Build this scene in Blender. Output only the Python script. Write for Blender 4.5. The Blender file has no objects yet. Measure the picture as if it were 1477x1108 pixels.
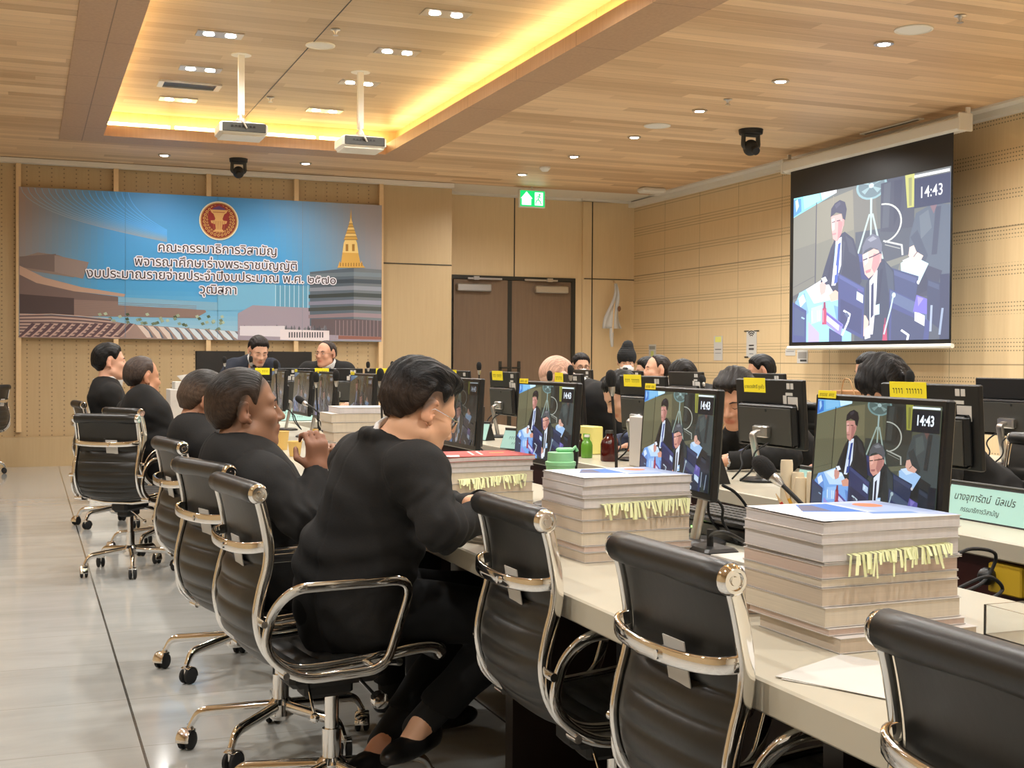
import bpy, bmesh, math, random
import numpy as np
from mathutils import Vector, Matrix, Euler
random.seed(7)
S = bpy.context.scene
COL = S.collection
PI = math.pi
# ------------------------------------------------------------------ camera
W, H, F = 1477.0, 1108.0, 1818.0
EYE = Vector((0.0, 0.0, 1.25))
def _cam_axes():
    d1 = Vector((38 - W/2, -(517 - H/2), -F)).normalized()     # room depth (+Y) in camera space
    d2 = Vector((5460 - W/2, -(550 - H/2), -F))
    d2 = (d2 - d1*d2.dot(d1)).normalized()                      # room right (+X)
    d3 = d2.cross(d1)                                           # up (+Z)
    return Matrix((d2, d1, d3))                                 # camera space -> room space
CAMROT = _cam_axes()
cam_d = bpy.data.cameras.new('camera'); cam = bpy.data.objects.new('camera', cam_d); COL.objects.link(cam)
cam_d.sensor_fit = 'HORIZONTAL'; cam_d.sensor_width = 36.0; cam_d.lens = 36.0*F/W; cam_d.clip_start = 0.05
cam.matrix_world = Matrix.Translation(EYE) @ CAMROT.to_4x4()
S.camera = cam
def ray(u, v):
    return CAMROT @ Vector((u - W/2, -(v - H/2), -F))
def PZ(u, v, z):                      # point of the room at height z seen at photo pixel (u, v)
    d = ray(u, v); return EYE + d*((z - EYE.z)/d.z)
def PD(u, v, zc): return EYE + ray(u, v)*(zc/F)     # point at camera depth zc
def PX(u, v, x):
    d = ray(u, v); return EYE + d*((x - EYE.x)/d.x)
def PY(u, v, y):
    d = ray(u, v); return EYE + d*((y - EYE.y)/d.y)
# ------------------------------------------------------------------ look
S.view_settings.view_transform = 'Standard'; S.view_settings.look = 'None'
S.view_settings.gamma = 1.0; S.view_settings.use_curve_mapping = False
S.view_settings.exposure = 1.05
wd = bpy.data.worlds.new('world'); S.world = wd; wd.use_nodes = True
wd.node_tree.nodes['Background'].inputs[0].default_value = (1.0, 0.86, 0.68, 1)
wd.node_tree.nodes['Background'].inputs[1].default_value = 0.02
# ------------------------------------------------------------------ materials
def srgb(r, g, b):
    f = lambda c: (c/255/12.92) if c/255 <= .04045 else ((c/255 + .055)/1.055)**2.4
    return (f(r), f(g), f(b), 1.0)
class NT:
    def __init__(s, name):
        s.m = bpy.data.materials.new(name); s.m.use_nodes = True
        s.t = s.m.node_tree; s.b = s.t.nodes['Principled BSDF']
    def n(s, typ, **kw):
        x = s.t.nodes.new(typ)
        for k, v in kw.items():
            if k.startswith('i_'): x.inputs[k[2:].replace('_', ' ')].default_value = v
            elif k.startswith('p'): x.inputs[int(k[1:])].default_value = v
            else: setattr(x, k, v)
        return x
    def l(s, a, b, ao=0, bi=0):
        s.t.links.new(a.outputs[ao], b.inputs[bi])
    def set(s, **kw):
        for k, v in kw.items(): s.b.inputs[k.replace('_', ' ')].default_value = v
        return s
    def math(s, op, a, b=None, ao=0, bo=0):
        x = s.n('ShaderNodeMath', operation=op)
        for i, (q, o) in enumerate(((a, ao), (b, bo))):
            if q is None: continue
            if isinstance(q, (int, float)): x.inputs[i].default_value = q
            else: s.l(q, x, o, i)
        return x
    def mix(s, fac, a, b):
        x = s.n('ShaderNodeMix', data_type='RGBA')
        if isinstance(fac, (int, float)): x.inputs[0].default_value = fac
        else: s.l(fac, x, 0, 0)
        for i, q in ((6, a), (7, b)):
            if isinstance(q, tuple): x.inputs[i].default_value = q
            else: s.t.links.new(q.outputs[2 if q.bl_idname == 'ShaderNodeMix' else 0], x.inputs[i])
        return x
    def col(s, q):
        s.t.links.new(q.outputs[2 if q.bl_idname == 'ShaderNodeMix' else 0], s.b.inputs['Base Color'])
    def bump(s, q, strength=.3, dist=.01):
        bp = s.n('ShaderNodeBump'); bp.inputs['Strength'].default_value = strength; bp.inputs['Distance'].default_value = dist
        s.t.links.new(q.outputs[0], bp.inputs['Height']); s.t.links.new(bp.outputs[0], s.b.inputs['Normal'])
def pos_xyz(nt):
    g = nt.n('ShaderNodeNewGeometry'); sp = nt.n('ShaderNodeSeparateXYZ'); nt.l(g, sp); return g, sp
def plain(name, c, rough=.5, metal=0.0, noise=0.0, nscale=20, bump=0.0, spec=.5):
    nt = NT(name); nt.set(Base_Color=c, Roughness=rough, Metallic=metal)
    nt.b.inputs['Specular IOR Level'].default_value = spec
    if noise or bump:
        tc = nt.n('ShaderNodeTexCoord'); no = nt.n('ShaderNodeTexNoise'); no.inputs['Scale'].default_value = nscale
        no.inputs['Detail'].default_value = 4; nt.l(tc, no, 3, 0)
        if noise:
            k = 1 - noise
            nt.col(nt.mix(no, (c[0]*k, c[1]*k, c[2]*k, 1), tuple(min(1, q*(1+noise)) for q in c[:3]) + (1,)))
        if bump: nt.bump(no, bump, .004)
    return nt.m
def emit(name, c, strength):
    nt = NT(name); nt.set(Base_Color=(0, 0, 0, 1), Roughness=.4, Emission_Color=c, Emission_Strength=strength); return nt.m
def wood_planks(name, base, dark, pw, axis='y', var=.5):
    """boards running across the room (along X), each board of its own tone"""
    nt = NT(name); g, sp = pos_xyz(nt)
    a, b = (1, 0) if axis == 'y' else (0, 1)
    row = nt.math('DIVIDE', sp, pw, a); fl = nt.math('FLOOR', row)
    ofs = nt.math('MULTIPLY', nt.math('FRACT', nt.math('MULTIPLY', fl, .6180339)), 2.4)
    seg = nt.math('FLOOR', nt.math('DIVIDE', nt.math('ADD', sp, ofs, b), 2.4))
    cv = nt.n('ShaderNodeCombineXYZ'); nt.l(fl, cv, 0, 0); nt.l(seg, cv, 0, 1)
    wn = nt.n('ShaderNodeTexWhiteNoise'); nt.l(cv, wn)
    mp = nt.n('ShaderNodeMapping'); nt.l(g, mp)
    sc = [30, 30, 30]; sc[b] = 1.6; mp.inputs['Scale'].default_value = sc
    no = nt.n('ShaderNodeTexNoise', i_Scale=1.0, i_Detail=6.0, i_Roughness=.6); nt.l(mp, no)
    f = nt.math('ADD', nt.math('MULTIPLY', wn, var), nt.math('MULTIPLY', no, 1 - var))
    f = nt.math('ADD', nt.math('MULTIPLY', f, 1.55), -.27); f.use_clamp = True
    c = nt.mix(f, dark, base)
    fr = nt.math('FRACT', row); gap = nt.math('LESS_THAN', fr, .022)
    c2 = nt.mix(nt.math('MULTIPLY', gap, .65), c, tuple(x*.25 for x in dark[:3]) + (1,))
    nt.col(c2); nt.set(Roughness=.48); return nt.m
def veneer(name, base, dark, joints=None, holes=None, rough=.5):
    """flat oak veneer; joints=(axis, pitch, offset)*, holes=(axis, period across, row period, band period, band share)"""
    nt = NT(name); g, sp = pos_xyz(nt)
    mp = nt.n('ShaderNodeMapping'); nt.l(g, mp); mp.inputs['Scale'].default_value = (40, 40, 2.2)
    no = nt.n('ShaderNodeTexNoise', i_Scale=1.0, i_Detail=5.0); nt.l(mp, no)
    n2 = nt.n('ShaderNodeTexNoise', i_Scale=.7); nt.l(g, n2)
    c = nt.mix(nt.math('ADD', nt.math('MULTIPLY', no, .7), nt.math('MULTIPLY', n2, .3)), dark, base)
    for ax, pitch, off, wdt in (joints or ()):
        fr = nt.math('FRACT', nt.math('DIVIDE', nt.math('SUBTRACT', sp, off, ax), pitch))
        c = nt.mix(nt.math('MULTIPLY', nt.math('LESS_THAN', fr, wdt/pitch), .7), c, tuple(x*.3 for x in dark[:3]) + (1,))
    if holes:
        ax, pa, pz, band, share, dens, dut = holes
        fa = nt.math('FRACT', nt.math('DIVIDE', sp, pa, ax)); fz = nt.math('FRACT', nt.math('DIVIDE', sp, pz, 2))
        h = nt.math('MULTIPLY', nt.math('LESS_THAN', fa, dut), nt.math('LESS_THAN', fz, .3))
        fb = nt.math('FRACT', nt.math('DIVIDE', sp, band, 2)); h = nt.math('MULTIPLY', h, nt.math('LESS_THAN', fb, share))
        c = nt.mix(nt.math('MULTIPLY', h, dens), c, tuple(x*.22 for x in dark[:3]) + (1,))
    nt.col(c); nt.set(Roughness=rough); return nt.m
M = {}
M['ceil'] = wood_planks('ceiling_oak_boards', srgb(242, 208, 164), srgb(192, 154, 112), .145)
M['coffer'] = wood_planks('coffer_oak_boards', srgb(212, 188, 152), srgb(180, 152, 116), .145)
M['strip'] = veneer('ceiling_strip_oak', srgb(204, 168, 132), srgb(164, 130, 100), joints=((0, 9.0, .54, .008), (1, 1.2, 0, .006)))
M['fascia'] = veneer('cove_fascia_oak', srgb(222, 188, 140), srgb(204, 168, 118), joints=((1, 1.2, 0, .006),))
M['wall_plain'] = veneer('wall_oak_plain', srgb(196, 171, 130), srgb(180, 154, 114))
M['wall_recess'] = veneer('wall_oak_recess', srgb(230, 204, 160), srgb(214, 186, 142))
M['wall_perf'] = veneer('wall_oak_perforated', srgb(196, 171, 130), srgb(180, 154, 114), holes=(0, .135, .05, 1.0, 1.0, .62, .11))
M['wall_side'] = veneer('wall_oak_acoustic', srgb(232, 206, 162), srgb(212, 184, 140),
                        joints=((1, .96, .1, .008), (2, 1.24, .0, .012)), holes=(1, .036, .036, .34, .36, .75, .5))
M['trim_white'] = plain('painted_white_trim', srgb(226, 220, 206), .5)
M['fin'] = plain('pale_oak_fin', srgb(222, 190, 144), .5, noise=.06)
M['white_ceil'] = plain('white_plaster', srgb(226, 218, 200), .7, noise=.02)
M['door'] = veneer('walnut_door', srgb(136, 112, 88), srgb(106, 84, 66), rough=.45)
M['frame_dark'] = plain('dark_bronze_frame', srgb(44, 42, 34), .45)
M['chrome'] = plain('chrome', (.86, .85, .83, 1), .07, 1.0)
M['steel'] = plain('brushed_steel', (.62, .61, .59, 1), .3, 1.0)
M['leather'] = plain('black_leather', srgb(30, 29, 27), .36, noise=.1, nscale=60, bump=.06)
M['leather_back'] = plain('charcoal_leather', srgb(33, 32, 29), .36, noise=.08, nscale=60, bump=.06)
M['black'] = plain('black_plastic', srgb(24, 24, 24), .38)
M['black_matt'] = plain('matt_black_plastic', srgb(30, 29, 27), .6)
M['grey_casing'] = plain('dark_grey_casing', srgb(58, 57, 52), .5)
M['rubber'] = plain('black_rubber', srgb(20, 20, 20), .7)
M['foam'] = plain('microphone_foam', srgb(26, 25, 24), .95, noise=.3, nscale=300, bump=.5)
M['white_plastic'] = plain('white_plastic', srgb(232, 228, 216), .4)
M['paper'] = plain('white_paper', srgb(202, 199, 192), .8)
M['paper_grey'] = plain('office_paper', srgb(196, 191, 184), .85)
M['stone'] = plain('cream_worktop', srgb(190, 183, 164), .28, noise=.025, nscale=7)
M['dark_wood'] = veneer('dark_brown_laminate', srgb(48, 32, 24), srgb(34, 22, 17), rough=.35)
M['maroon'] = plain('maroon_laminate', srgb(66, 24, 18), .4)
M['cyan_paper'] = plain('pale_cyan_card', srgb(160, 204, 196), .6)
M['yellow'] = plain('yellow_sticker', srgb(250, 232, 40), .55)
M['ink'] = plain('dark_ink', srgb(40, 42, 38), .7)
M['green_tab'] = plain('pale_green_tabs', srgb(234, 238, 186), .6)
M['cup'] = plain('kraft_paper_cup', srgb(222, 186, 110), .65)
M['bottle'] = plain('dark_cola_bottle', srgb(66, 16, 12), .12)
M['mint'] = plain('mint_tumbler', srgb(150, 214, 160), .35)
M['glass'] = NT('clear_plastic').set(Base_Color=(.96, .98, .98, 1), Roughness=.06, Transmission_Weight=.95, IOR=1.3).m
M['skin_l'] = plain('skin_light', srgb(222, 166, 128), .5, noise=.05, nscale=30)
M['cloth_black'] = plain('black_suiting', srgb(33, 32, 31), .85, noise=.12, nscale=180, bump=.12, spec=.25)
def marble():
    nt = NT('floor_polished_stone'); g, sp = pos_xyz(nt)
    mp = nt.n('ShaderNodeMapping'); nt.l(g, mp); mp.inputs['Scale'].default_value = (.9, 3.2, 1)
    no = nt.n('ShaderNodeTexNoise', i_Scale=1.3, i_Detail=7.0, i_Roughness=.62, i_Distortion=.8); nt.l(mp, no)
    c = nt.mix(no, srgb(150, 150, 145), srgb(193, 193, 188))
    fx = nt.math('FRACT', nt.math('DIVIDE', nt.math('SUBTRACT', sp, .343, 0), 1.2)); lx = nt.math('LESS_THAN', fx, .0075)
    fy = nt.math('FRACT', nt.math('DIVIDE', sp, .6, 1)); ly = nt.math('LESS_THAN', fy, .008)
    c = nt.mix(nt.math('MULTIPLY', ly, .45), c, srgb(120, 110, 95)); c = nt.mix(nt.math('MULTIPLY', lx, .9), c, srgb(52, 48, 40))
    nt.col(c); nt.set(Roughness=.1); nt.b.inputs['Specular IOR Level'].default_value = .6
    return nt.m
M['floor'] = marble()
def attr_mat(name, rough=.6, emission=0.0, attr='col', metal=0.0, spec=.5):
    nt = NT(name); a = nt.n('ShaderNodeAttribute', attribute_name=attr)
    if emission:
        nt.t.links.new(a.outputs[0], nt.b.inputs['Emission Color']); nt.set(Emission_Strength=emission, Base_Color=(.01, .01, .01, 1), Roughness=rough)
    else:
        nt.t.links.new(a.outputs[0], nt.b.inputs['Base Color']); nt.set(Roughness=rough, Metallic=metal)
    nt.b.inputs['Specular IOR Level'].default_value = spec
    return nt.m
M['print'] = attr_mat('printed_picture', .55); M['banner'] = attr_mat('banner_print', .5)
M['screen'] = attr_mat('monitor_picture', .25, .60)
M['screen_grazing'] = attr_mat('grazing_view_monitor_picture', .22, .17)  # weaker glow stands in for brightness lost at a grazing view
M['proj'] = attr_mat('projected_picture', .8, .58)
# ------------------------------------------------------------------ mesh builder
class MB:
    def __init__(s): s.v = []; s.f = []; s.mi = []; s.c = []; s.m = 0; s.col = (1, 1, 1, 1); s.X = Matrix.Identity(4)
    def add(s, vs, fs):
        o = len(s.v)
        for p in vs: s.v.append(tuple(s.X @ Vector(p)))
        for f in fs: s.f.append(tuple(i + o for i in f)); s.mi.append(s.m); s.c.append(s.col)
        return s
    def box(s, c, d, rz=0.0, R=None):
        hx, hy, hz = d[0]/2, d[1]/2, d[2]/2
        R = R or Matrix.Rotation(rz, 3, 'Z'); c = Vector(c)
        vs = [c + R @ Vector((x*hx, y*hy, z*hz)) for z in (-1, 1) for x, y in ((-1, -1), (1, -1), (1, 1), (-1, 1))]
        return s.add(vs, [(3, 2, 1, 0), (4, 5, 6, 7), (0, 1, 5, 4), (1, 2, 6, 5), (2, 3, 7, 6), (3, 0, 4, 7)])
    def bbox(s, c, d, b=.004, rz=0.0, R=None):                      # box with chamfered vertical and top edges
        hx, hy, hz = d[0]/2, d[1]/2, d[2]/2; b = min(b, hx*.9, hy*.9, hz*.9)
        R = R or Matrix.Rotation(rz, 3, 'Z'); c = Vector(c); vs = []
        def ring(ix, z): return [(-hx+ix+b, -hy+ix), (hx-ix-b, -hy+ix), (hx-ix, -hy+ix+b), (hx-ix, hy-ix-b), (hx-ix-b, hy-ix), (-hx+ix+b, hy-ix), (-hx+ix, hy-ix-b), (-hx+ix, -hy+ix+b)]
        for ix, z in ((b, -hz), (0, -hz+b), (0, hz-b), (b, hz)):
            for x, y in ring(ix, z): vs.append(c + R @ Vector((x, y, z)))
        fs = [tuple(range(7, -1, -1)), tuple(range(24, 32))]
        for k in range(3):
            for i in range(8): fs.append((k*8+i, k*8+(i+1) % 8, k*8+8+(i+1) % 8, k*8+8+i))
        return s.add(vs, fs)
    def quad(s, a, b, c, d): return s.add([a, b, c, d], [(0, 1, 2, 3)])
    def poly(s, pts): return s.add(pts, [tuple(range(len(pts)))])
    def tube(s, path, r, seg=10, cap=True, flat=None, up=None, closed=False):
        """round (r) or oval (flat=(half width, half depth)) bar along a path"""
        P = [Vector(p) for p in path]; n = len(P); rs = r if isinstance(r, (list, tuple)) else [r]*n
        vs = []; prev = Vector(up) if up else None
        for i in range(n):
            if closed: t = P[(i+1) % n] - P[i-1]
            else: t = P[min(i+1, n-1)] - P[max(i-1, 0)]
            t.normalize()
            if prev is None: prev = t.orthogonal()
            if up: a = (Vector(up) - t*t.dot(Vector(up)))
            else: a = prev - t*t.dot(prev)
            if a.length < 1e-6: a = t.orthogonal()
            a.normalize(); prev = a; b = t.cross(a)
            for k in range(seg):
                th = 2*PI*k/seg
                ca, sa = math.cos(th), math.sin(th)
                if flat:
                    q = lambda w: math.copysign(abs(w)**.45, w)
                    vs.append(P[i] + a*(q(ca)*flat[0]) + b*(q(sa)*flat[1]))
                else: vs.append(P[i] + a*(ca*rs[i]) + b*(sa*rs[i]))
        fs = []
        for i in range(n if closed else n-1):
            j = (i+1) % n
            for k in range(seg): fs.append((i*seg+k, i*seg+(k+1) % seg, j*seg+(k+1) % seg, j*seg+k))
        if cap and not closed: fs += [tuple(range(seg-1, -1, -1)), tuple((n-1)*seg+k for k in range(seg))]
        return s.add(vs, fs)
    def cyl(s, a, b, r, r2=None, seg=20): return s.tube([a, b], [r, r if r2 is None else r2], seg)
    def lathe(s, prof, c=(0, 0, 0), seg=24, axis='z', R=None):
        c = Vector(c); vs = []; n = len(prof)
        for (r, z) in prof:
            for k in range(seg):
                th = 2*PI*k/seg; p = Vector((r*math.cos(th), r*math.sin(th), z))
                if axis == 'x': p = Vector((p.z, p.x, p.y))
                if axis == 'y': p = Vector((p.y, p.z, p.x))
                if R: p = R @ p
                vs.append(c + p)
        fs = []
        for i in range(n-1):
            for k in range(seg): fs.append((i*seg+k, i*seg+(k+1) % seg, (i+1)*seg+(k+1) % seg, (i+1)*seg+k))
        if prof[0][0] > 1e-5: fs.append(tuple(range(seg-1, -1, -1)))
        if prof[-1][0] > 1e-5: fs.append(tuple((n-1)*seg+k for k in range(seg)))
        return s.add(vs, fs)
    def ball(s, c, r, seg=14, rings=9, R=None):
        r = (r, r, r) if isinstance(r, (int, float)) else r; vs = []; c = Vector(c)
        for i in range(rings+1):
            th = PI*i/rings
            for k in range(seg):
                ph = 2*PI*k/seg; p = Vector((r[0]*math.sin(th)*math.cos(ph), r[1]*math.sin(th)*math.sin(ph), r[2]*math.cos(th)))
                vs.append(c + (R @ p if R else p))
        fs = [(i*seg+k, (i+1)*seg+k, (i+1)*seg+(k+1) % seg, i*seg+(k+1) % seg) for i in range(rings) for k in range(seg)]
        return s.add(vs, fs)
    def build(s, name, mats, parent=None, smooth=False, loc=None, rot=None, attr=False, angle=None):
        me = bpy.data.meshes.new(name); me.from_pydata(s.v, [], s.f)
        mats = mats if isinstance(mats, (list, tuple)) else [mats]
        for m in mats: me.materials.append(M[m] if isinstance(m, str) else m)
        if len(mats) > 1: me.polygons.foreach_set('material_index', s.mi)
        if attr:
            a = me.attributes.new('col', 'FLOAT_COLOR', 'FACE'); a.data.foreach_set('color', [q for c in s.c for q in c])
        bm = bmesh.new(); bm.from_mesh(me); bmesh.ops.remove_doubles(bm, verts=bm.verts, dist=1e-6)
        if not attr: bmesh.ops.recalc_face_normals(bm, faces=bm.faces)
        bm.to_mesh(me); bm.free()
        if smooth:
            me.polygons.foreach_set('use_smooth', [True]*len(me.polygons))
            me.set_sharp_from_angle(angle=angle if angle else math.radians(38))
        return link(name, me, parent, loc, rot)
def link(name, me, parent=None, loc=None, rot=None):
    o = bpy.data.objects.new(name, me); COL.objects.link(o)
    if parent is not None: o.parent = parent
    if loc is not None: o.location = loc
    if rot is not None: o.rotation_euler = rot
    return o
def tag(o, label, cat, group=None, kind=None):
    o['label'] = label; o['category'] = cat
    if group: o['group'] = group
    if kind: o['kind'] = kind
    return o
def struct(o): o['kind'] = 'structure'; return o
def thing(name, label, cat, loc=(0, 0, 0), rz=0.0, group=None):
    o = bpy.data.objects.new(name, None); COL.objects.link(o); o.empty_display_size = .1
    o.location = loc; o.rotation_euler = (0, 0, rz); return tag(o, label, cat, group)
KIDS = {}
def dup(root, loc=None, rz=None, label=None, group=None, skip=()):
    """a copy of a thing with copies of its parts and sub-parts"""
    r = root.copy(); COL.objects.link(r)
    if loc is not None: r.location = loc
    if rz is not None: r.rotation_euler = (0, 0, rz)
    if label: r['label'] = label
    if group: r['group'] = group
    for ch in list(root.children):
        if ch.name.split('.')[0] in skip: continue
        c = ch.copy(); COL.objects.link(c); c.parent = r
        for g in ch.children:
            d = g.copy(); COL.objects.link(d); d.parent = c
    return r
def arc(c, r, a0, a1, n, f):
    return [f(c[0] + r*math.cos(a0 + (a1-a0)*i/n), c[1] + r*math.sin(a0 + (a1-a0)*i/n)) for i in range(n+1)]
def rounded(pts, r, n=5, closed=False):
    """path with its corners rounded"""
    P = [Vector(p) for p in pts]; out = []; N = len(P)
    for i in range(N):
        if not closed and i in (0, N-1): out.append(P[i]); continue
        a, b, c = P[i-1], P[i], P[(i+1) % N]; rr = r[i] if isinstance(r, (list, tuple)) else r
        d1 = (a-b); d2 = (c-b); k = min(rr, d1.length*.48, d2.length*.48); p = b + d1.normalized()*k; q = b + d2.normalized()*k
        for j in range(n+1):
            t = j/n; out.append(p*(1-t)**2 + b*(2*t*(1-t)) + q*t*t)
    return out
def text_geo(txt, size, offset=0.0, bold=0.0, align='CENTER', spacing=1.0):
    cu = bpy.data.curves.new('lettering', 'FONT'); cu.body = txt; cu.size = size; cu.align_x = align; cu.resolution_u = 3
    cu.offset = offset + bold; cu.space_character = spacing
    ob = bpy.data.objects.new('lettering', cu); COL.objects.link(ob)
    dg = bpy.context.evaluated_depsgraph_get(); me = bpy.data.meshes.new_from_object(ob.evaluated_get(dg))
    vs = [tuple(v.co) for v in me.vertices]; fs = [tuple(p.vertices) for p in me.polygons]
    bpy.data.objects.remove(ob); bpy.data.curves.remove(cu); bpy.data.meshes.remove(me)
    return vs, fs
def put_text(mb, txt, size, origin, ux, uy, width=None, **kw):
    """lettering on a plane: origin is the middle of the baseline, ux/uy the unit directions of the lettering"""
    vs, fs = text_geo(txt, size, **kw); origin, ux, uy = Vector(origin), Vector(ux), Vector(uy); k = 1.0
    if width and vs:
        w = max(v[0] for v in vs) - min(v[0] for v in vs); k = min(width/max(w, 1e-6), 3)
    return mb.add([origin + ux*(v[0]*k) + uy*(v[1]*k) for v in vs], fs)
# ------------------------------------------------------------------ the room
ZC = 3.55          # lower ceiling
ZK = 3.82          # coffer ceiling
YB = 15.6          # back wall
XR = 8.2           # right wall
XL, YF = -3.7, -3.2
KX0, KX1, KY0, KY1 = .74, 3.72, -1.6, 13.6
def wall(name, boxes, mat):
    m = MB()
    for a, b in boxes: m.box([(a[i]+b[i])/2 for i in range(3)], [b[i]-a[i] for i in range(3)])
    return struct(m.build(name, mat))
wall('floor', [((XL-.2, YF-.2, -.1), (XR+.2, 17.2, 0))], 'floor')
# ceiling: boarded field with the coffer opening, oak strip around it
m = MB(); t = .1
ins = .42
for a, b in (((XL-.2, YF-.2, ZC), (KX0-ins, YB+.05, ZC+t)), ((KX1+ins, YF-.2, ZC), (XR, 15.55, ZC+t)),
             ((KX0-ins, KY1+ins, ZC), (KX1+ins, YB+.05, ZC+t)), ((KX0-ins, YF-.2, ZC), (KX1+ins, KY0-ins, ZC+t))):
    m.box([(a[i]+b[i])/2 for i in range(3)], [b[i]-a[i] for i in range(3)])
struct(m.build('ceiling', 'ceil'))
m = MB(); d = .012                                        # strip around the coffer stands a little lower
for a, b in (((KX0-ins, KY0-ins, ZC-d), (KX0, KY1, ZC+t)), ((KX1, KY0-ins, ZC-d), (KX1+ins, KY1, ZC+t)), ((KX0, KY0-ins, ZC-d), (KX1, KY0, ZC+t))):
    m.box([(a[i]+b[i])/2 for i in range(3)], [b[i]-a[i] for i in range(3)])
m.box(((KX0+KX1)/2, KY1+ins/2, ZC+.044), (KX1-KX0+2*ins, ins, .112))
struct(m.build('trim_1', 'strip'))
cv = .16
m = MB()
m.box(((KX0+KX1)/2, (KY0+KY1)/2, ZK+.04), (KX1-KX0+2*cv+.1, KY1-KY0+2*cv+.1, .08))
struct(m.build('ceiling', 'coffer'))
jx = PZ(487, 22, ZK).x; m = MB(); m.box((jx, (KY0+KY1)/2, ZK-.0015), (.008, KY1-KY0, .003)); struct(m.build('trim_13', 'frame_dark'))
m = MB()                                                  # upright fascia of the cove
zz = (ZC+t, ZK)
m.box((KX0-cv-.02, (KY0+KY1)/2, (zz[0]+zz[1])/2), (.04, KY1-KY0+2*cv, zz[1]-zz[0]))
m.box((KX1+cv+.02, (KY0+KY1)/2, (zz[0]+zz[1])/2), (.04, KY1-KY0+2*cv, zz[1]-zz[0]))
m.box(((KX0+KX1)/2, KY1+cv+.02, (zz[0]+zz[1])/2), (KX1-KX0+2*cv, .04, zz[1]-zz[0]))
m.box(((KX0+KX1)/2, KY0-cv-.02, (zz[0]+zz[1])/2), (KX1-KX0+2*cv, .04, zz[1]-zz[0]))
struct(m.build('trim_2', 'fascia'))
# back wall, pier, recess with the double door
XP = 5.16
xs = [PY(u, 500, YB).x for u in (27, 167, 300, 426, 548)]
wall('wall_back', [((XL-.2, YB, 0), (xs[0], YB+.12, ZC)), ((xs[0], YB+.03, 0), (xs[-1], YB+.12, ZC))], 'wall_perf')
wall('wall_pier', [((xs[-1], YB, 0), (XP, YB+1.0, ZC+.1))], 'wall_plain')
m = MB()
m.box(((xs[-1]+XP)/2, YB-.004, PY(600, 381, YB).z), (XP-xs[-1], .008, .012)); struct(m.build('trim_3', 'frame_dark'))
for i, x in enumerate(xs):
    m = MB(); m.box((x, YB-.012, (ZC+.1)/2+.2), (.055, .08, ZC-.3)); struct(m.build('trim_%d' % (i+4), 'fin'))
m = MB(); m.box(((XL+xs[-1])/2, YB-.035, .17), (xs[-1]-XL, .07, .34)); struct(m.build('baseboard_back', 'wall_plain'))
YR = 16.45
dx0, dx1 = PY(654, 450, YR).x, PY(829, 450, YR).x
zd = PY(740, 399, YR).z
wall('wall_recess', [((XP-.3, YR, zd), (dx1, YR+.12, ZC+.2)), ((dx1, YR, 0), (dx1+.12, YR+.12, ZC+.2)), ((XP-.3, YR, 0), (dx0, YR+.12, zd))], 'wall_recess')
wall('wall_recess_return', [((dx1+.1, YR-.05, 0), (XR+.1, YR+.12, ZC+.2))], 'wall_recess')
m = MB()
for u in (747, 858): m.box((PY(u, 300, YR-.13).x, YR-.005 if u < 800 else YR-.053, 3.0 if u < 800 else 1.8), (.012, .012, 1.2 if u < 800 else 3.5))
m.box(((dx1+XR)/2+.06, YR-.053, zd), (XR-dx1-.12, .01, .012)); struct(m.build('trim_9', 'frame_dark'))
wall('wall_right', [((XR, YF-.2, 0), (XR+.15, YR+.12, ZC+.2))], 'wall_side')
wall('wall_left', [((XL-.2, YF-.2, 0), (XL, YB+.1, ZC+.1))], 'wall_plain')
wall('wall_front', [((XL, YF-.2, 0), (XR, YF, ZC+.1))], 'white_ceil')
m = MB(); m.box(((XP+XR)/2, 16.05, ZC+.04), (XR-XP+.6, 1.0, .06)); struct(m.build('ceiling_recess', 'white_ceil'))
# white trims at the tops of the walls
m = MB()
m.box(((XL+XP)/2, YB-.05, ZC-.035), (XP-XL, .1, .055)); struct(m.build('trim_10', 'trim_white'))
m = MB(); m.box((XR-.05, (YF+YR)/2, ZC-.04), (.1, YR-YF, .07)); m.box((XR-.16, (YF+15.5)/2, ZC-.01), (.14, 15.5-YF, .02)); struct(m.build('trim_11', 'trim_white'))
m = MB(); m.box(((XP+dx1)/2+.2, YR-.045, ZC-.0), (dx1-XP+.6, .09, .04)); m.box(((dx1+XR)/2, YR-.095, ZC-.0), (XR-dx1-.1, .09, .04)); struct(m.build('trim_12', 'trim_white'))
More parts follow.
